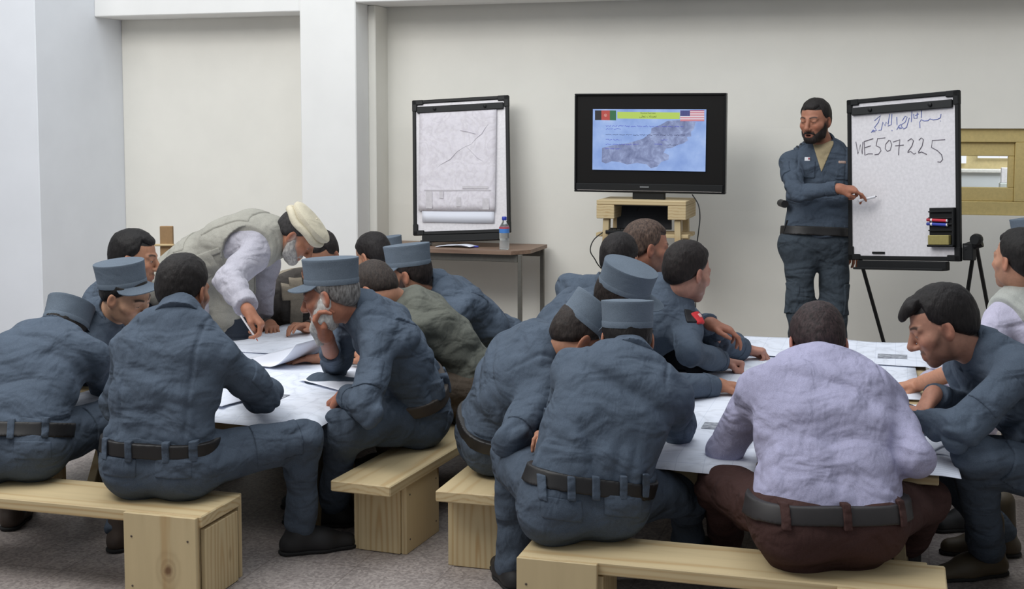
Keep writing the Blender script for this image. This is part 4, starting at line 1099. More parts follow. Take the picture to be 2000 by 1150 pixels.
# ---- screen on its pine stand
TY = 7.95
a, b, c_ = pv(1123, 183, TY), pv(1419, 182, TY-.03), pv(1122, 374, TY); x, y, n = quadframe(a, b, c_)
W, H = float(np.linalg.norm(b-a)), float(np.linalg.norm(a-c_)); tv = local_thing('television', 'flat television showing a blue slide with two flags on a pine stand', 'television', c_, x, y, n); TVO = (c_, x, y, n)
GLOSS = plain('gloss_black', (18, 18, 19), .35, 0.0, .25); 
ring(MB(), W, H, .012, -.05, .008).build('bezel', GLOSS, tv)
MB().prism(rrect(W-.01, H-.01, .012, .005, .005), (0, 0, -.03), E3, .05).build('panel', plain('screen_black', (17, 15, 14), .5, 0.0, .2), tv)
MB().box((W/2, .033, .004), (W/2-.012, .022, .006)).build('speaker_bar', BLK, tv)
MB().tube([A(.02, .012, .009), A(W-.02, .012, .009)], .002, 6).build('chrome_line', plain('dull_chrome', (110, 106, 104), .3, .7), tv)
MB().box((W*.475, .036, .0105), (.028, .004, .0008), None, .0003).build('maker_badge', plain('badge_grey', (120, 122, 124), .4), tv)
MB().box((W*.5, -.03, -.02), (.10, .05, .02)).build('neck', BLK, tv)
MB().prism(rrect(.46, .24, .05, W*.5-.24, -.12), (0, -.064, -.02), np.stack([A(1, 0, 0), A(0, 0, 1), A(0, 1, 0)]), .022).build('stand_foot', plain('foot_grey', (58, 60, 60), .3), tv)
# the slide
def slidemat():
    t = NT('slide_picture'); n = t.noise(7, 5); r = t.ramp(n.outputs[0], [(.3, lin((130, 160, 222))), (.55, lin((158, 186, 240))), (.75, lin((186, 208, 250)))])
    t.set(base=(0.02, .02, .02), rough=.3); t.link(r.outputs[0], t.b.inputs['Emission Color']); t.b.inputs['Emission Strength'].default_value = .85; return t.m
def em(col, st=.85): return emis('slide_%d_%d_%d' % col, col, st)
def tvp(px, py): return onboard(*TVO, px, py)
def patch(name, pix, z, mat, parent):
    P = [tvp(*p) for p in pix]; vs = [A(u, v, z) for u, v in P]; return MB().add(vs, [tuple(range(len(P)))[::-1] if (P[1][0]-P[0][0])*(P[2][1]-P[0][1])-(P[1][1]-P[0][1])*(P[2][0]-P[0][0]) < 0 else tuple(range(len(P)))]).build(name, mat, parent)
s0 = .0035
sl = patch('slide', [(1158.5, 213), (1380, 213.5), (1378, 335), (1157.5, 331)], .0062, slidemat(), tv)
def tz(px, py): return (1100+px/4.423, 160+py/4.423)          # close-up of the screen to photograph
def terrainmat():
    t = NT('slide_terrain'); n = t.noise(16, 6, .65); n.inputs['Distortion'].default_value = .8
    r = t.ramp(n.outputs[0], [(.3, lin((104, 116, 158))), (.5, lin((138, 150, 192))), (.68, lin((172, 188, 230)))])
    t.set(base=(0.02, .02, .02), rough=.3); t.link(r.outputs[0], t.b.inputs['Emission Color']); t.b.inputs['Emission Strength'].default_value = .8; return t.m
ctry = [(335, 690), (338, 570), (420, 548), (560, 530), (690, 490), (760, 440), (765, 400), (840, 372), (905, 335), (1010, 330), (1145, 345), (1130, 410), (1105, 430), (1108, 470), (1070, 475), (1080, 505), (1040, 530), (990, 545), (940, 570), (890, 575), (870, 610), (915, 630), (912, 670), (850, 690), (815, 730), (760, 745), (720, 710), (640, 700), (555, 712), (480, 690), (420, 685), (370, 705)]
patch('terrain_map', [tz(*p) for p in ctry], .0066, terrainmat(), sl)
patch('title_bar', [tz(470, 258), tz(1010, 264), tz(1008, 320), tz(470, 316)], .0068, em((186, 214, 92)), sl)
fl = patch('flag_black', [tz(277, 246), tz(332, 246), tz(332, 330), tz(277, 330)], .0070, em((26, 22, 28)), sl)
patch('flag_red', [tz(332, 246), tz(405, 246), tz(405, 331), tz(332, 330)], .0070, em((186, 70, 62)), sl)
patch('flag_green', [tz(405, 246), tz(459, 247), tz(459, 332), tz(405, 331)], .0070, em((40, 106, 62)), sl)
cx, cy = tz(368, 288); e = tvp(cx, cy)
MB().tube([A(e[0]+.0083*math.cos(k*math.pi/9), e[1]+.0078*math.sin(k*math.pi/9), .0075) for k in range(18)], .0008, 5, closed=True).build('flag_emblem', em((232, 196, 186)), sl)
MB().box((e[0], e[1]-.0012, .0075), (.0035, .0026, .0004), None, .0001).box((e[0], e[1]+.003, .0075), (.0018, .0016, .0004), None, .0001).build('flag_emblem', em((226, 170, 160)), sl)
for k in range(13):
    y0, y1 = 246+k*7.1, 246+(k+1)*7.1; patch('flag_stripe', [tz(1013, y0), tz(1221, y0), tz(1220, y1), tz(1012, y1)], .0070, em((196, 72, 92)) if k % 2 == 0 else em((238, 236, 246)), sl)
patch('flag_canton', [tz(1014, 246), tz(1097, 246), tz(1097, 296), tz(1013, 296)], .0074, em((58, 62, 128)), sl)
st = MB()
for r_ in range(5):
    for q in range(6):
        e = tvp(*tz(1021+q*13.5, 251+r_*9.8)); st.box((e[0], e[1], .0078), (.0006, .0006, .0002), None, .0001)
st.build('flag_stars', em((214, 214, 236)), sl)
def text(body, mat, parent, size, M, name, align='CENTER', ext=.0003):
    c = bpy.data.curves.new(name, 'FONT'); c.body = body; c.size = size; c.align_x = align; c.align_y = 'CENTER'; c.extrude = ext
    o = bpy.data.objects.new(name, c); COL.objects.link(o); bpy.context.view_layer.update()
    me = bpy.data.meshes.new_from_object(o.evaluated_get(bpy.context.evaluated_depsgraph_get())); bpy.data.objects.remove(o)
    me.materials.clear(); me.materials.append(mat); q = bpy.data.objects.new(name, me); COL.objects.link(q); q.parent = parent; q.matrix_local = M; return q
def at(px, py, z): e = tvp(px, py); return Matrix.Translation((e[0], e[1], z))
INK = em((24, 26, 18), .3); INKB = em((66, 66, 196), .8); INKD = em((44, 50, 96), .6)
text('Practical Exercises', INK, sl, .0125, at(*tz(735, 270), .0073), 'title_text')
text('\ufef0\ufee0\ufee4\ufecb \ufe95\ufe8e\ufee8\ufef3\ufeae\ufee4\ufe97', INK, sl, .019, at(*tz(735, 297), .0073), 'title_text')
def scribble(pix0, pix1, mat, name, amp=2.6, words=6, seed=1, r=.0007):
    """an illegible line of small print: loops of letter height, broken into words"""
    R = random.Random(seed); m = MB(); N = int((pix1[0]-pix0[0])/1.1); gap = max(3, N//words); pts = []
    for k in range(N+1):
        t = k/N; xx, yy = pix0[0]+(pix1[0]-pix0[0])*t, pix0[1]+(pix1[1]-pix0[1])*t+R.uniform(-amp, amp)*.28
        if k % gap == gap-1:
            if len(pts) > 1: m.tube(pts, r, 4)
            pts = []; continue
        e = tvp(*tz(xx*1, yy)) if False else tvp(xx, yy); pts.append(A(e[0], e[1], .0074))
    if len(pts) > 1: m.tube(pts, r, 4)
    return m.build(name, mat, sl)
def line(x0, y0, x1, y1, mat, words, seed, amp=4.2, r=.0013): scribble(tz(x0, y0), tz(x1, y1), mat, 'slide_text', amp, words, seed, r)
line(372, 380, 1040, 386, INKB, 12, 1); line(372, 405, 510, 406, INKB, 2, 2); line(370, 455, 1055, 460, INKD, 11, 3, 4.0); line(370, 498, 505, 499, INKB, 2, 4); line(845, 498, 910, 500, INKB, 1, 5)
line(370, 538, 665, 540, INKB, 5, 6); line(790, 538, 865, 541, INKB, 1, 7); line(905, 544, 990, 546, INKD, 2, 8); line(365, 576, 505, 577, INKB, 3, 9)
# stand
sx0, sx1 = float(pv(1165, 395, 7.80)[0]), float(pv(1340, 395, 7.80)[0]); sz_ = float(pv(1255, 397, 7.80)[2]); ST = A((sx0+sx1)/2, 7.80, 0); hw_ = (sx1-sx0)/2
ts = thing('television_stand', 'pine trestle stand with splayed legs and a shelf under the television', 'stand', ST)
MB().box((0, .2, sz_+.002), (hw_, .2, .014), None, .003).build('top_board', PINE_X, ts)
for s in (-1, 1):
    MB().box((s*(hw_-.055), .2, sz_-.055), (.055, .2, .042), None, .003).build('end_block', PINE_Y, ts)
    for q in (0, 1):
        MB().beam((s*(hw_-.055), .05+.30*q, sz_-.10), (s*(hw_-.03), .03+.34*q, .0), .055, .038, up=(1, 0, 0)).build('leg', PINE_Z, ts)
zs = float(pv(1230, 459, 7.85)[2])
MB().box((0, .08, zs), (hw_+.01, .045, .011), None, .002).box((0, .26, zs), (hw_+.01, .045, .011), None, .002).build('shelf', PINE_X, ts)
lp = thing('laptop', 'black open laptop on the shelf of the television stand', 'laptop', (ST[0]-.02, ST[1]+.13, zs+.012), math.radians(12))
MB().box((-.05, -.02, .010), (.17, .12, .010), None, .004).build('base', BLK, lp)
MB().box((.02, .12, .105), (.17, .006, .10), np.stack([A(1, 0, 0), nrm(A(0, 1, -.35)), nrm(A(0, .35, 1))]), .004).build('lid', plain('laptop_lid', (58, 60, 66), .4), lp)
kb = MB()
for i in range(12):
    for j in range(4): kb.box((-.19+i*.025, -.075+j*.025, .0215), (.010, .009, .0015), None, .001)
kb.build('keyboard', BLK2, lp)
def cable(name, label, pts, r=.0035):
    P = [np.asarray(p) for p in pts]; out = []
    for i in range(len(P)-1):
        p0, p1, p2, p3 = P[max(i-1, 0)], P[i], P[i+1], P[min(i+2, len(P)-1)]
        for k in range(6):
            t = k/6; out.append(.5*((2*p1)+(-p0+p2)*t+(2*p0-5*p1+4*p2-p3)*t*t+(-p0+3*p1-3*p2+p3)*t**3))
    out.append(P[-1]); o = MB().tube([q-P[0] for q in out], r, 8).build(name, BLK2, None, True); o.location = tuple(P[0]); return tag(o, label, 'cable')
cable('power_cable', 'black cable hanging from the right of the television down past the stand', [pv(1352, 380, 7.99), pv(1364, 400, 7.76), pv(1367, 425, 7.75), pv(1364, 455, 7.76), pv(1361, 490, 7.8), pv(1358, 640, 7.85), A(pv(1358, 640, 7.85)[0], 7.9, .005)])
cable('power_cable', 'black cable looping out from the left side of the television stand', [pv(1180, 452, 7.83), pv(1160, 468, 7.80), pv(1153, 490, 7.80), pv(1165, 512, 7.82), pv(1185, 560, 7.9), A(pv(1185, 560, 7.9)[0], 7.9, .005)])
cable('laptop_cable', 'thin cable running up from the laptop to the television', [pv(1244, 412, 7.97), pv(1248, 404, 8.0), pv(1252, 398, 8.05)], .0025)

# ---- whiteboard easel
TLp, TRp, BLp = pd(1656, 196, 7.44), pd(1874, 187, 6.92), pd(1659, 507, 7.44); x, y, n = quadframe(TLp, TRp, BLp); W, H = float(np.linalg.norm(TRp-TLp)), float(np.linalg.norm(TLp-BLp))
WB = (BLp, x, y, n); wb = local_thing('whiteboard_easel', 'whiteboard easel with handwriting beside the standing instructor', 'easel', BLp, x, y, n)
easel_board(wb, W, H)
inv = np.stack([x, y, n])
toL = lambda P: inv@(np.asarray(P)-BLp)
foot = lambda px, py: pz(px, py, .0)
for nm, a_, b_ in (('leg', BLp+x*.06-n*.02+y*.0, foot(1755, 772)), ('leg', BLp+x*(W+.045)-n*.05+y*.06, foot(1855, 800)), ('leg', BLp+x*(W+.05)-n*.06+y*.10, foot(1962, 775))):
    o = MB().tube([toL(a_), toL(b_)], .011, 8).build(nm, BLK, wb, True)
    MB().tube([toL(b_)+inv@A(0, 0, .0), toL(b_+nrm(a_-b_)*.04)], .016, 8).build('rubber_tip', BLK2, o, True)
MB().tube([A(W+.01, .07, -.03), A(W+.09, .10, -.05)], .026, 12).lathe([(.03, -.02), (.032, 0), (.026, .02)], (W+.075, .115, -.02), E3, 14).box((W+.03, .05, -.03), (.03, .045, .02)).build('tilt_joint', BLK, wb)
MB().box((.005, .135, -.01), (.012, .03, .014)).build('side_clip', BLK, wb)
# pen holder
P = [onboard(*WB, *q) for q in ((1818, 406), (1869, 406), (1869, 482), (1819, 480))]
u0, u1 = P[0][0], P[1][0]; v1, v0 = P[0][1], P[2][1]
ph = MB().box(((u0+u1)/2, (v0+v1)/2, .012), ((u1-u0)/2, (v1-v0)/2, .006)).box(((u0+u1)/2, v0+.006, .026), ((u1-u0)/2, .006, .02)).box((u1-.006, (v0+v1)/2, .022), (.006, (v1-v0)/2, .014))
for k in range(4): ph.box(((u0+u1)/2, v0+(v1-v0)*(.42+.16*k), .024), ((u1-u0)/2-.004, .004, .012))
ph.build('pen_holder', BLK, wb)
def marker(label, col, py, cap_left=True):
    a = onboard(*WB, 1817, py-1); b_ = onboard(*WB, 1857, py+1); p = BLp+x*a[0]+y*(a[1])+n*.032; q = BLp+x*b_[0]+y*b_[1]+n*.032; d = q-p; mt = thing('marker_pen', label, 'marker', p)
    MB().tube([d*.22, d*.95], .0085, 12).build('barrel', plain('barrel_%d' % col[0], col, .4), mt, True); MB().tube([d*0, d*.2], .0088, 12).build('cap', plain('cap_%d' % col[0], sc(col, .85), .4), mt, True)
    MB().tube([d*.19, d*.27], .0089, 12).tube([d*.93, d], .0080, 12).build('white_band', plain('marker_white', (230, 228, 230), .4), mt, True)
marker('red marker in the black pen holder on the whiteboard', (196, 44, 62), 430); marker('blue marker in the black pen holder on the whiteboard', (52, 72, 170), 438)
P = [onboard(*WB, *q) for q in ((1821, 459), (1862, 478))]; er = MB().box((0, 0, 0), ((P[1][0]-P[0][0])/2, (P[0][1]-P[1][1])/2, .014), (x, y, n), .003).build('board_eraser', plain('gold_wrap', (170, 158, 100), .3, .4)); c = BLp+x*(P[0][0]+P[1][0])/2+y*(P[0][1]+P[1][1])/2+n*.034; er.location = tuple(c)
tag(er, 'gold wrapped eraser at the bottom of the black pen holder', 'eraser')
P = [onboard(*WB, *q) for q in ((1705, 492), (1729, 495))]; mg = MB().box((0, 0, 0), (.04*(P[1][0]-P[0][0])/.08, .006, .004), (x, y, n), .001).build('magnet_strip', BLK); c = BLp+x*(P[0][0]+P[1][0])/2+y*(P[0][1]+P[1][1])/2+n*.006; mg.location = tuple(c); tag(mg, 'small black magnetic strip near the bottom of the whiteboard', 'magnet')
# handwriting traced from the close-up (scale 3.834 from 1500,160)
wz = lambda a, b: (1500+a/3.834, 160+b/3.834)
INKBLK = plain('marker_black', (104, 98, 108), .6); INKBLU = plain('marker_blue', (104, 116, 176), .6)
eng = [[(660, 448), (676, 540), (694, 470), (708, 540), (712, 450)], [(722, 446), (728, 548), (752, 538), (786, 538)], [(722, 446), (790, 424)], [(726, 492), (772, 478)], [(880, 418), (822, 424), (812, 478), (840, 490), (848, 515), (830, 540), (800, 545)], [(905, 440), (884, 465), (880, 500), (896, 520), (918, 510), (928, 470), (918, 440), (905, 436)],
       [(938, 450), (990, 432), (982, 500), (980, 548)], [(955, 478), (1018, 472)], [(1048, 442), (1075, 424), (1092, 440), (1080, 480), (1050, 520), (1048, 528), (1070, 520), (1095, 540), (1110, 532)], [(1132, 436), (1150, 418), (1166, 432), (1156, 480), (1128, 524), (1128, 532), (1152, 524), (1190, 542)],
       [(1328, 432), (1232, 438), (1226, 490), (1270, 514), (1302, 545), (1310, 580), (1294, 600), (1272, 598)]]
dari = [[(1298, 240), (1294, 268), (1270, 280), (1240, 284), (1215, 276), (1200, 290), (1170, 292), (1150, 282), (1138, 300), (1140, 345)], [(1293, 290), (1294, 294)], [(1152, 212), (1150, 270)], [(1120, 230), (1118, 272), (1095, 272), (1092, 240)], [(1080, 222), (1075, 300)], [(1104, 252), (1130, 240)], [(1060, 268), (1040, 340), (1018, 352), (1010, 340)],
        [(1008, 290), (1030, 256), (1044, 262), (1030, 300), (1000, 320), (1005, 345), (985, 350), (980, 330), (996, 318)], [(966, 358), (980, 334), (998, 348)], [(966, 262), (968, 320)], [(930, 240), (925, 320), (900, 330)], [(912, 240), (902, 318), (886, 300), (880, 330), (862, 300), (850, 360), (830, 362)], [(800, 290), (845, 252), (830, 300), (800, 340), (815, 362), (790, 365)], [(775, 380), (790, 358), (806, 372), (784, 372)], [(930, 360), (931, 368)]]
for o in on_thing_strokes(wb, WB, [[wz(*p) for p in s] for s in eng], .0026, INKBLK, 'handwriting', .0026): pass
for o in on_thing_strokes(wb, WB, [[wz(*p) for p in s] for s in dari], .0024, INKBLU, 'handwriting', .0026): pass

# ---- plain boards standing behind the left table
p = pd(326, 475, 7.3); wd = thing('wooden_board', 'upright tan board behind the bare-headed man and the leaning man', 'board', (p[0], p[1], 0))
h1 = float(pd(326, 441, 7.3)[2]); MB().box((0, 0, h1/2), (.036, .012, h1/2), np.stack([nrm(HR), nrm(HF), A(0, 0, 1)]), .003).build('upright_board', plain('tan_board', (150, 120, 84), .7), wd)
MB().beam(tuple(-HR*.07+A(0, 0, h1-.105)-HF*.02), tuple(HR*.045+A(0, 0, h1-.105)-HF*.02), .02, .012).build('cross_strip', PINE_X, wd)
# ---------------------------------------------------------------- the people
Z0 = SEAT+.115
tbl = lambda px, py, up=.03: pz(px, py, TAB+up)
def C3(x, y, z=0.0): return cam(x, y, z)
GREY = (150, 148, 142)
def P_left_table():
    # far left, back turned, bent low over the table
    person('person in grey-blue uniform and cap bent low at the far left of the front bench',
        A(-3.06, 3.97, Z0), chain(102, 662, A(-3.06, 3.97, Z0), .50, 1), chain(126, 655, chain(102, 662, A(-3.06, 3.97, Z0), .50, 1), .16, 1),
        C3(.2, .78, -.58), C3(.97, -.12), C3(.95, .2), curv=.05, seat=SEAT, hat='kepi', res=.006, opt={'captilt': .1},
        arms={'R': {'el': (203, 752, 1), 'wr': tbl(262, 752, .03), 'pose': 'relaxed'}, 'L': {'el': (-12, 770, 1), 'wr': tbl(40, 745, .04)}},
        legs={'R': {'kn': (222, 815, 1), 'an': (240, 1025), 'foot': C3(.25, 1)}, 'L': {'out': .1, 'an': (25, 985), 'foot': C3(-.1, 1)}},
        pockets=[('R', 'thigh', .72, C3(.6, -.5, .4), .08, .07)], loops=[(-.12, 1), (.02, 1), (.13, 1)], backpocket=True, shoes='boot', shoe_col=(58, 46, 38), girth=1.04)
    n = chain(350, 618, A(-2.43, 3.95, Z0), .50, 1)
    person('bare-headed person in grey-blue uniform, back turned, at the right end of the left front bench',
        A(-2.43, 3.95, Z0), n, chain(360, 566, n, .15, 1),
        C3(.33, .9, -.16), C3(.985, -.16), C3(.98, -.1), curv=.03, seat=SEAT, res=.0055, pleats=True,
        opt={'haircol': (24, 20, 19), 'stubble': .5, 'hairthick': .014},
        arms={'L': {'el': (232, 800, 1), 'wr': tbl(330, 770, .03)}, 'R': {'el': (512, 775, 1), 'wr': tbl(455, 735, .03)}},
        legs={'R': {'kn': (592, 855, 1), 'an': (588, 1035), 'foot': C3(.85, .3)}, 'L': {'kn': (262, 850, 1), 'an': (300, 1000)}},
        pockets=[('R', 'up', .62, C3(1, -.1, .3), .055, .05), ('R', 'thigh', .75, C3(.3, -.9, .5), .085, .075)],
        loops=[(-.155, 1), (-.06, 1), (.07, 1), (.155, 1)], backpocket=True, shw=.170, drop=.085)
    person('person in grey-blue cap whose lowered face shows between two seated backs at the left',
        A(-3.48, 4.80, Z0), pd(212, 620, 5.42), pd(247, 575, 5.34),
        C3(.86, -.28, -.42), C3(.15, -1), C3(.1, -1), curv=.04, seat=SEAT, hat='kepi', roll=-.16,
        opt={'skin': (188, 148, 122), 'stubble': .25, 'haircol': (22, 19, 18), 'lids': .75, 'captilt': .50},
        arms={'R': {'wr': tbl(330, 690, .03)}, 'L': {'wr': tbl(400, 650, .03)}}, pockets=[('R', 'up', .35, C3(.3, -1, .2), .05, .045)])
    person('bare-headed person with black hair in profile, seated beside the white pillar',
        A(-3.62, 5.55, Z0), pd(230, 572, 6.02), pd(264, 503, 5.95),
        C3(.96, -.02, -.14), C3(.30, -.95), C3(.1, -1), seat=SEAT,
        opt={'skin': (170, 124, 98), 'haircol': (18, 16, 16), 'stubble': .35, 'lids': .7, 'hairthick': .013}, arms={'R': {'wr': tbl(405, 615, .06)}, 'L': {'wr': tbl(420, 605, .04)}})
    # the man bending over the table
    pel = pd(378, 528, 6.60); n = pd(540, 463, 6.48); h = pd(582, 459, 6.44)
    r = person('person in wool cap and khaki vest standing bent over the left table',
        pel, n, h, C3(.70, -.06, -.72), C3(.10, -.99), C3(.1, -1), curv=.045, shirt='plain', shirt_col=(176, 174, 184), trouser_col=(176, 174, 184), belt=False, hat='pakol',
        opt={'skin': (160, 112, 88), 'haircol': (40, 38, 38), 'beard': 'full', 'beardcol': (150, 146, 142), 'beardcol2': (.62, .6, .57) if False else (190, 186, 180), 'lids': .7},
        arms={'R': {'el': (448, 548, -1), 'wp': (484, 606, -1), 'hd': C3(.7, -.15, -.7), 'pn': C3(-.25, -.1, -.9), 'pose': 'pen', 'sh': -.03*C3(0, 0, 1)}, 'L': {'el': (512, 545, 1), 'wp': (517, 622, 1), 'pose': 'relaxed'}},
        legs={'R': {'kn': pel+C3(.02, -.1, -.41), 'an': (388, 880)}, 'L': {'kn': pel+C3(.02, .1, -.41), 'an': (402, 862)}},
        vest={'col': (158, 156, 147), 'hem': .17, 'hang': True, 'flaps': [(.66, 0, -.1, .13, .15), (.30, .16, .02, .075, .06), (.70, .14, .10, .06, .055), (.1, 0, -.1, .03, .16), (.22, .17, -.02, .16, .014)]}, hemlen=.42, skirt=C3(-.03, 0), sleeve={'R': .93, 'L': .93}, girth=1.0, wide=.018)
    globals()['BENDER'] = r
    person('person in dark brown jacket and beige scarf at the far end of the left table',
        pd(596, 668, 7.25), pd(594, 552, 7.05), pd(628, 497, 6.95), C3(-.25, -.75, -.5), C3(-.93, -.3), None, curv=.04, shirt='plain', shirt_col=(82, 78, 74), belt=False, scarf=(150, 140, 124),
        opt={'haircol': (30, 25, 24), 'stubble': .5, 'beard': 'trim'}, arms={'R': {'wr': tbl(528, 634, .035), 'hd': C3(.3, -1, -.05), 'pose': 'relaxed'}, 'L': {'wr': tbl(600, 640, .04)}}, hemlen=.1, shw=.185)
    globals()['SCARFMAN'] = _last()
    pel = A(-1.85, 4.95, Z0); n = pd(701, 606, 5.06); h = pd(643, 574, 4.98)
    person('old person with white beard and grey-blue cap resting chin on hand',
        pel, n, h, C3(-.92, .16, -.24), C3(-.20, .97), C3(-.12, .99), curv=.05, seat=SEAT, hat='kepi', res=.0055,
        opt={'skin': (172, 118, 96), 'haircol': (92, 88, 86), 'haircol2': (150, 148, 146), 'beard': 'long', 'beardcol': (196, 194, 190), 'beardcol2': (228, 226, 222), 'lids': .8, 'stubble': .6, 'captilt': .20},
        arms={'L': {'el': (716, 800, -1), 'wp': (676, 768, 1), 'hd': C3(-.5, .6, -.5), 'pose': 'curled'}, 'R': {'el': pz(655, 716, TAB+.05), 'wr': pd(636, 655, 4.98), 'hd': C3(-.30, -.35, .85), 'pn': C3(.9, -.1, .2), 'th': C3(.2, -1, 0), 'pose': 'curled', 'hs': 1.0}},
        legs={'L': {'kn': (668, 838, -1), 'an': (652, 985), 'foot': C3(-1, .1)}, 'R': {'out': .15, 'an': (640, 960), 'foot': C3(-1, .3)}},
        pockets=[('L', 'up', .55, C3(-.3, -1, .3), .06, .055), ('L', 'back', .2, C3(.6, .2, .8), .06, .05)], loops=[(-.16, 1), (-.07, 1), (.04, 1)], backpocket=True, belt=(62, 54, 48), sleeve={'R': .55}, girth=1.05, tuckt=.22, belt_tilt=.9)
    pel = A(-1.74, 5.42, Z0)
    person('person in olive jacket, head bowed, between two capped people on the side bench',
        pel, pd(782, 596, 5.66), pd(732, 566, 5.60), C3(-.62, .25, -.74), C3(-.15, .98), C3(-.1, .99), curv=.05, seat=SEAT, shirt='plain', shirt_col=(104, 106, 98), trouser_col=(92, 82, 72), belt=False, hemlen=.12,
        opt={'haircol': (52, 45, 42), 'haircol2': (66, 56, 50), 'hairthick': .005, 'hairrough': .002, 'stubble': .5},
        arms={'R': {'wr': tbl(638, 698, .035), 'hd': C3(-.98, -.05, -.06), 'pose': 'flat'}, 'L': {'wr': tbl(720, 705, .04)}}, girth=1.06)
    pel = A(-1.80, 6.22, Z0)
    person('person in grey-blue uniform and cap in profile facing left, in front of the brown desk',
        pel, pd(846, 560, 6.18), pd(795, 535, 6.08), C3(-.94, .12, -.22), C3(-.16, .98), C3(-.1, .99), curv=.02, seat=SEAT, hat='kepi',
        opt={'skin': (172, 126, 102), 'haircol': (34, 27, 25), 'beard': 'trim', 'beardcol': (52, 40, 36), 'stubble': .7, 'captilt': .12}, arms={'L': {'wr': tbl(790, 660, .04)}, 'R': {'wr': tbl(760, 650, .04)}}, pockets=[('L', 'back', .25, C3(.6, .1, .8), .06, .05)], girth=1.06)
    person('person with black hair mostly hidden behind the capped man in front of the desk',
        pd(772, 630, 7.35), pd(758, 545, 7.15), pd(728, 500, 7.05), C3(-.5, .35, -.3), C3(-.3, .9), None, seat=None, opt={'haircol': (24, 20, 20), 'skin': (176, 134, 110)}, belt=False, hemlen=.05, shirt='shirt', shirt_col=(186, 186, 190))
    person('person of whom only a grey-blue cap shows, farthest back at the left table',
        pd(775, 625, 8.0), pd(768, 545, 7.9), pd(757, 500, 7.82), C3(-.8, -.2, -.12), C3(-.4, -.8), None, hat='kepi', opt={'capk': .90}, headk=.92, shw=.16)
def _last(): return globals().get("_LASTP")
def P_right_table():
    pel = A(-1.42, 4.62, Z0); n = pd(1068, 678, 4.68); h = pd(1134, 660, 4.62)
    person('person in grey-blue uniform and tilted cap bending right on the middle bench end',
        pel, n, h, C3(.74, .18, -.64), C3(.28, -.95), C3(.2, -.98), curv=.045, seat=SEAT, hat='kepi', res=.0055, opt={'haircol': (40, 33, 30), 'stubble': .45},
        arms={'R': {'el': (995, 862, -1), 'wr': pd(1062, 872, 4.50), 'pose': 'relaxed'}, 'L': {'wr': tbl(1160, 800, .03)}},
        legs={'R': {'kn': (1040, 850, 1), 'an': (1090, 1010)}, 'L': {'out': .2}}, pockets=[('R', 'up', .55, C3(-.1, -1, .3), .065, .06), ('R', 'chest', .25, C3(.5, -.8, 0), .05, .05)], girth=1.04)
    pel = A(-.91, 3.90, Z0); n = chain(1229, 706, pel, .49, 1)
    person('capped person in grey-blue uniform, back turned, at the left end of the right foreground bench',
        pel, n, chain(1225, 661, n, .15, 1), C3(.02, .95, -.25), C3(.99, .05), C3(.985, .17), curv=.045, seat=SEAT, hat='kepi', res=.0055, opt={'captilt': .16, 'captall': .080, 'haircol': (20, 17, 16), 'stubble': .4},
        arms={'R': {'el': (1325, 842, 1), 'wr': tbl(1268, 800, .03)}, 'L': {'el': (1092, 850, 1), 'wr': pz(1078, 850, .56)}},
        legs={'L': {'kn': (1005, 900, 1), 'an': (1000, 1098), 'foot': C3(-.25, .9)}, 'R': {'kn': (1345, 960, 1), 'an': (1340, 1060)}},
        pockets=[('R', 'up', .7, C3(1, -.4, .1), .05, .045)], loops=[(-.17, 1), (-.085, 1), (-.01, 1), (.075, 1), (.15, 1)], backpocket=True, shw=.172)
    pel = A(-.17, 3.87, Z0+.01); n = chain(1602, 722, pel, .55, 1)
    person('heavy-set person in lavender shirt and brown trousers, back turned, on the right foreground bench',
        pel, n, chain(1597, 672, n, .155, 1), C3(.04, .80, -.60), C3(.99, .1), C3(.99, .1), curv=.05, seat=SEAT, shirt='shirt', shirt_col=(166, 164, 190), trouser_col=(70, 50, 47), belt=(38, 34, 34), res=.0055,
        opt={'haircol': (30, 22, 22), 'haircol2': (70, 54, 54), 'hairthick': .009, 'skin': (172, 122, 108)}, girth=1.15, shw=.185, headk=1.08, drop=.085, fold=1.4,
        arms={'L': {'el': (1412, 880, 1), 'wr': tbl(1475, 800, .03)}, 'R': {'el': (1790, 896, -1), 'wr': tbl(1716, 900, .03)}}, tuckt=.085, belt_tilt=.12, belt_infl=.020, loops=[(0, 1), (-.15, 1), (.15, 1)],
        legs={'L': {'kn': (1408, 950, 1), 'an': (1420, 1060)}, 'R': {'kn': (1808, 978, 1), 'an': (1770, 1070)}}, seam=True)
    pel = A(.56, 4.62, Z0)
    person('person in grey-blue uniform with black fringe, in profile, right of the lavender shirt',
        pel, pd(1908, 684, 4.36), pd(1838, 634, 4.32), C3(-.88, .16, -.38), C3(-.25, .96), C3(-.1, 1), curv=.05, seat=SEAT, res=.0055, shoes='boot', shoe_col=(72, 62, 46), wide=.004,
        opt={'skin': (178, 132, 112), 'haircol': (22, 18, 18), 'stubble': .55, 'fringe': True, 'lids': .8, 'hairthick': .013}, headk=1.03,
        arms={'L': {'el': (1868, 836, -1), 'wp': (1752, 798, 1), 'hd': C3(-.9, .3, -.05), 'pose': 'relaxed'}, 'R': {'el': pz(1900, 800, .60), 'wr': pd(1822, 770, 4.28), 'hd': C3(-.55, -.5, -.55), 'pn': C3(.3, -.2, -.8), 'pose': 'curled'}},
        legs={'L': {'kn': (1900, 885, -1), 'an': (1928, 1078), 'foot': C3(-.85, -.25)}, 'R': {'out': .15, 'an': (1950, 1040), 'foot': C3(-1, .1)}},
        pockets=[('L', 'up', .42, C3(-.5, -1, .1), .07, .055), ('L', 'thigh', .6, C3(.2, -1, .3), .08, .08)])
    globals()['RIGHTMAN'] = _last()
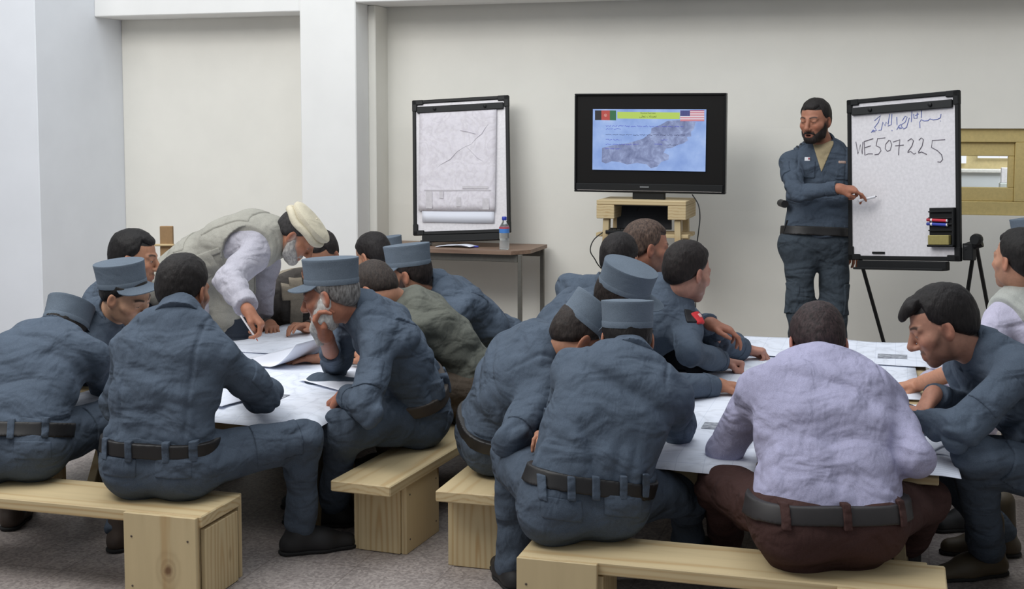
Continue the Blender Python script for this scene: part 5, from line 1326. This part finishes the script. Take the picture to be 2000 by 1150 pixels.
    person('person in pale vest over lavender shirt, seen from behind below the window',
        A(.62, 5.72, Z0), pd(2003, 580, 5.34), pd(1988, 507, 5.30), C3(-.45, .85, .05), C3(.8, .45), C3(-.1, 1), seat=SEAT, shirt='shirt', shirt_col=(190, 186, 206), belt=False, hemlen=.1,
        opt={'haircol': (22, 19, 18), 'skin': (184, 138, 114), 'hairthick': .013}, vest={'col': (176, 178, 172), 'hem': .1}, arms={'L': {'el': pz(1880, 720, .66), 'wr': tbl(1790, 752, .035), 'hd': C3(-.95, -.1, -.1), 'pose': 'curled'}}, sleeve={'L': .22})
    person('person in grey-blue cap at the right edge behind the pale vest',
        A(.74, 6.5, Z0), pd(2030, 540, 6.2), pd(2020, 482, 6.15), C3(-.7, .4, -.1), C3(.3, .9), None, seat=SEAT, hat='kepi')
    pel = A(-1.42, 5.22, Z0)
    person('person in grey-blue cap tilted down right, third and highest of the three clustered caps',
        pel, pd(1152, 612, 5.22), pd(1218, 582, 5.14), C3(.90, -.12, -.42), C3(.25, -.96), C3(.2, -.98), curv=.04, seat=SEAT, hat='kepi', roll=-.26, opt={'captilt': .10, 'haircol': (38, 31, 28), 'stubble': .5},
        arms={'R': {'el': pz(1278, 755, .58), 'wr': pz(1402, 752, TAB+.045), 'hd': C3(.95, .25, -.1), 'pose': 'relaxed'}, 'L': {'wr': tbl(1330, 700, .04)}})
    person('bare-headed person with black hair seen from behind, just left of the greying brown-haired person',
        A(-1.42, 5.98, Z0), pd(1188, 566, 6.02), pd(1211, 508, 5.97), C3(.48, .85, -.1), C3(.80, -.55), C3(.3, -.95), seat=SEAT, opt={'haircol': (24, 20, 20)}, arms={'R': {'wr': tbl(1300, 680, .05)}, 'L': {'wr': tbl(1320, 675, .05)}})
    person('person with greying brown hair in profile facing right below the screen stand',
        A(-1.20, 6.42, Z0), pd(1244, 545, 6.34), pd(1264, 482, 6.25), C3(.95, .20, -.12), C3(.5, -.85), C3(.3, -.95), curv=.04, seat=SEAT, headk=1.04, opt={'haircol': (52, 40, 36), 'haircol2': (104, 84, 72), 'skin': (160, 112, 92), 'stubble': .45, 'beardcol': (90, 78, 72), 'lids': .6},
        arms={'R': {'el': pd(1340, 632, 5.85), 'wr': pd(1388, 632, 5.62), 'hd': C3(.9, -.2, -.3), 'pose': 'relaxed'}, 'L': {'wr': tbl(1420, 668, .05)}})
    pel = A(-1.28, 5.66, Z0)
    r = person('bare-headed person with a red badge on the sleeve reaching over the right table',
        pel, pd(1312, 572, 5.55), pd(1344, 530, 5.50), C3(.82, .55, -.20), C3(.62, -.78), C3(.35, -.93), curv=.045, seat=SEAT, opt={'haircol': (26, 20, 19), 'stubble': .4, 'skin': (178, 134, 118), 'hairthick': .013},
        arms={'R': {'el': pd(1345, 690, 5.28), 'wr': pz(1408, 706, TAB+.055), 'hd': C3(.85, -.15, -.1), 'pn': C3(-.1, -.3, -.9), 'pose': 'fist'}, 'L': {'el': pd(1392, 655, 5.75), 'wr': pz(1452, 681, TAB+.06), 'hd': C3(.95, -.1, -.12), 'pose': 'curled'}})
    globals()['BADGEMAN'] = r
def P_standing():
    pel = pd(1594, 478, 7.60); n = pd(1607, 287, 7.62); h = pd(1592, 235, 7.54)
    r = person('standing bearded person in grey-blue uniform pointing a marker at the whiteboard',
        pel, n, h, C3(-.62, -.76, -.12), C3(-.95, .22), C3(-.98, .08), curv=.02, res=.0055, floor=0.0, trouser_col=(64, 72, 80), shirt_col=(74, 84, 97), collar_open=True, undershirt=(176, 160, 128), epaulettes=True,
        opt={'skin': (164, 114, 92), 'haircol': (26, 22, 21), 'beard': 'trim', 'beardcol': (30, 24, 22), 'stubble': .85, 'lids': .85, 'open_mouth': True},
        arms={'R': {'el': (1556, 376, -1), 'wp': (1638, 368, -1), 'hd': C3(.95, -.05, -.08), 'pn': C3(-.1, .3, -.8), 'th': C3(.1, -.4, .9), 'pose': 'pinch'}, 'L': {'el': pd(1668, 380, 7.62), 'wr': pd(1664, 470, 7.58), 'hd': C3(0, -.1, -1)}},
        legs={'R': {'kn': pd(1562, 618, 7.56), 'an': (1552, 748), 'foot': C3(-.35, -.9)}, 'L': {'kn': pd(1632, 622, 7.58), 'an': (1640, 752), 'foot': C3(.25, -.95)}},
        pockets=[('R', 'up', .4, C3(-.7, -.6, 0), .05, .045), ('R', 'chest', .30, C3(-.1, -1, 0), .05, .05), ('L', 'chest', .30, C3(.1, -1, 0), .05, .05), ('R', 'thigh', .75, C3(-1, -.2, 0), .09, .07), ('L', 'thigh', .75, C3(1, -.2, 0), .09, .07)], shoes='boot', shw=.18, girth=1.0, drop=.06)
    globals()['TEACHER'] = r
P_left_table(); P_right_table(); P_standing()
# ---------------------------------------------------------------- things held, worn on top or lying about
def loose_kepi(label, loc, ax, mat):
    root = thing('police_cap', label, 'cap', loc); kepi(None, root, A(0, 0, 0)+np.asarray(loc), ax, np.asarray(loc)-ax[2]*.046, mat, mat); return root
p = pz(448, 652, TAB+.03); loose_kepi('dark cap lying on the left table beyond the right shoulder of the bare-headed front person', (p[0], p[1], TAB+.03), frame_of(C3(.95, -.2, -.10)), cloth('dark_cap_cloth', (52, 58, 68), .12))
p = pz(1335, 712, TAB+.03); loose_kepi('dark cap lying on the right table before the badge wearer', (p[0], p[1], TAB+.03), frame_of(C3(.9, -.3, .02)), cloth('black_cap_cloth', (34, 36, 42), .12))
def pen(label, tip, d, nm='pen', col=(228, 226, 230), cap=(196, 90, 60), r=.0045, L=.14):
    t = thing(nm, label, 'marker' if nm == 'marker_pen' else 'pen', tip); d = nrm(d)
    MB().tube([A(0, 0, 0), d*.012], [.001, r*.8], 8).build('nib', plain('nib_%d' % cap[0], cap, .4), t, True); MB().tube([d*.012, d*L], r, 10).build('barrel', plain('pen_%d' % col[0], col, .4), t, True); return t
q = TEACHER['tips']['R'][4]*.75+TEACHER['tips']['R'][0]*.25; d = C3(.93, .12, .22); pen('white marker held by the standing instructor towards the board', q+nrm(d)*.080, -d, 'marker_pen', (226, 226, 230), (60, 60, 66), .0075, .11)
q = (BENDER['tips']['R'][0]+BENDER['tips']['R'][4])/2; d = C3(.55, -.2, -.75); pen('white pen with red tip in the hand of the leaning man', q+nrm(d)*.035, -d)
# badges and small worn things, set on the cloth itself
def on_shirt(P, px, py):
    o = Vector(tuple(CAM-P['base'])); hit, loc, nor, _ = P['shirt'].ray_cast(o, Vector(tuple(nrm(ray(px, py)))))
    return (np.array(loc)+P['base'], np.array(nor)) if hit else (None, None)
def patch_on(P, name, px, py, hw_, hh_, infl, mat, up=(0, 0, 1), h=.0032):
    c, n = on_shirt(P, px, py)
    if c is None: return
    x = nrm(np.cross(np.asarray(up, float), n)); y = np.cross(n, x)
    VF = P['shell'](P['gs'], None, c, (hw_, hh_, .03), (x, y, n), infl, h)
    if len(VF[1]) > 8: return P['put'](name, VF, mat, P['shirt'])
patch_on(BADGEMAN, 'sleeve_badge', 1353, 619, .034, .030, .006, plain('badge_black', (26, 26, 30), .7))
patch_on(BADGEMAN, 'sleeve_badge', 1363, 621, .024, .028, .0095, plain('badge_red', (206, 40, 48), .6))
patch_on(BADGEMAN, 'badge_emblem', 1364, 619, .009, .009, .0125, plain('badge_pale', (226, 180, 176), .6), h=.0025)
patch_on(TEACHER, 'round_pin', 1577, 311, .016, .013, .007, plain('pin_white', (206, 206, 210), .5)); patch_on(TEACHER, 'round_pin', 1580, 311, .006, .006, .0095, plain('pin_red', (150, 70, 80), .5), h=.0025)
patch_on(TEACHER, 'ribbon_bar', 1645, 317, .022, .008, .007, plain('ribbon_tan', (176, 150, 138), .6))
bt_ = pd(1531, 398, 7.58); MB().tube([bt_-HF*.03-TEACHER['base'], bt_+HF*.09-TEACHER['base']], .022, 12).build('baton_handle', plain('baton_black', (20, 20, 22), .5), TEACHER['root'], True)
st_ = pd(1537, 430, 7.56)-TEACHER['base']; MB().tube([st_, st_+A(-.012, 0, -.05), st_+A(-.02, 0, -.08), st_+A(.005, 0, -.055), st_+A(.004, 0, 0)], .004, 6).build('belt_strap', plain('baton_black', (20, 20, 22), .5), TEACHER['root'], True)
j = RIGHTMAN['J']['L']; fa_ = nrm(j['wr']-j['el']); x_ = nrm(np.cross(fa_, A(0, 0, 1))); y_ = np.cross(x_, fa_); c_ = j['wr']-fa_*.012-RIGHTMAN['base']
wt_ = MB().tube([c_+x_*.031*math.cos(k*math.pi/10)+y_*.028*math.sin(k*math.pi/10) for k in range(20)], .006, 8, closed=True).build('wristwatch', plain('watch_steel', (170, 170, 172), .3, .8), RIGHTMAN['root'], True)
MB().lathe([(.016, 0), (.017, .004), (.015, .007)], c_+y_*.030, np.stack([x_, fa_, y_]), 20).build('watch_dial', plain('dial_pale', (206, 206, 204), .3), wt_, True)
# ---------------------------------------------------------------- camera, light
cd = bpy.data.cameras.new('camera'); co = bpy.data.objects.new('camera', cd); COL.objects.link(co)
cd.sensor_width = 36; cd.lens = 36*F/IW; cd.shift_y = -(IH/2-YC)/IW; cd.clip_end = 60
co.matrix_world = Matrix(((HR[0], UP[0], -FW[0], CAM[0]), (HR[1], UP[1], -FW[1], CAM[1]), (HR[2], UP[2], -FW[2], CAM[2]), (0, 0, 0, 1))); SC.camera = co
W_ = bpy.data.worlds.new('world'); SC.world = W_; W_.use_nodes = True; W_.node_tree.nodes['Background'].inputs[0].default_value = (.86, .92, 1.0, 1); W_.node_tree.nodes['Background'].inputs[1].default_value = .43
def area(name, loc, target, sx, sy, power, col):
    l = bpy.data.lights.new(name, 'AREA'); l.shape = 'RECTANGLE'; l.size, l.size_y = sx, sy; l.energy = power; l.color = col
    o = bpy.data.objects.new(name, l); COL.objects.link(o); o.location = loc; d = Vector(target)-Vector(loc); o.rotation_euler = d.to_track_quat('-Z', 'Y').to_euler(); return o
area('window_light', (-4.2, 2.6, 4.6), (-2.2, 8.5, 1.5), 5, 2.0, 200, (1, .985, .96))
area('skylight', (-2.0, 5.4, 4.9), (-2.0, 6.0, 0), 6, 4, 150, (.93, .97, 1))
area('corridor_light', (2.0, 10.2, 2.8), (1.5, 11.4, .9), 2.5, 1, 60, (.95, .98, 1))
vs = SC.view_settings; vs.view_transform = 'Standard'; vs.look = 'None'; vs.gamma = 1; vs.exposure = 0.0; vs.use_curve_mapping = False
SC.render.film_transparent = False
try: SC.cycles.use_denoising = True
except Exception: pass
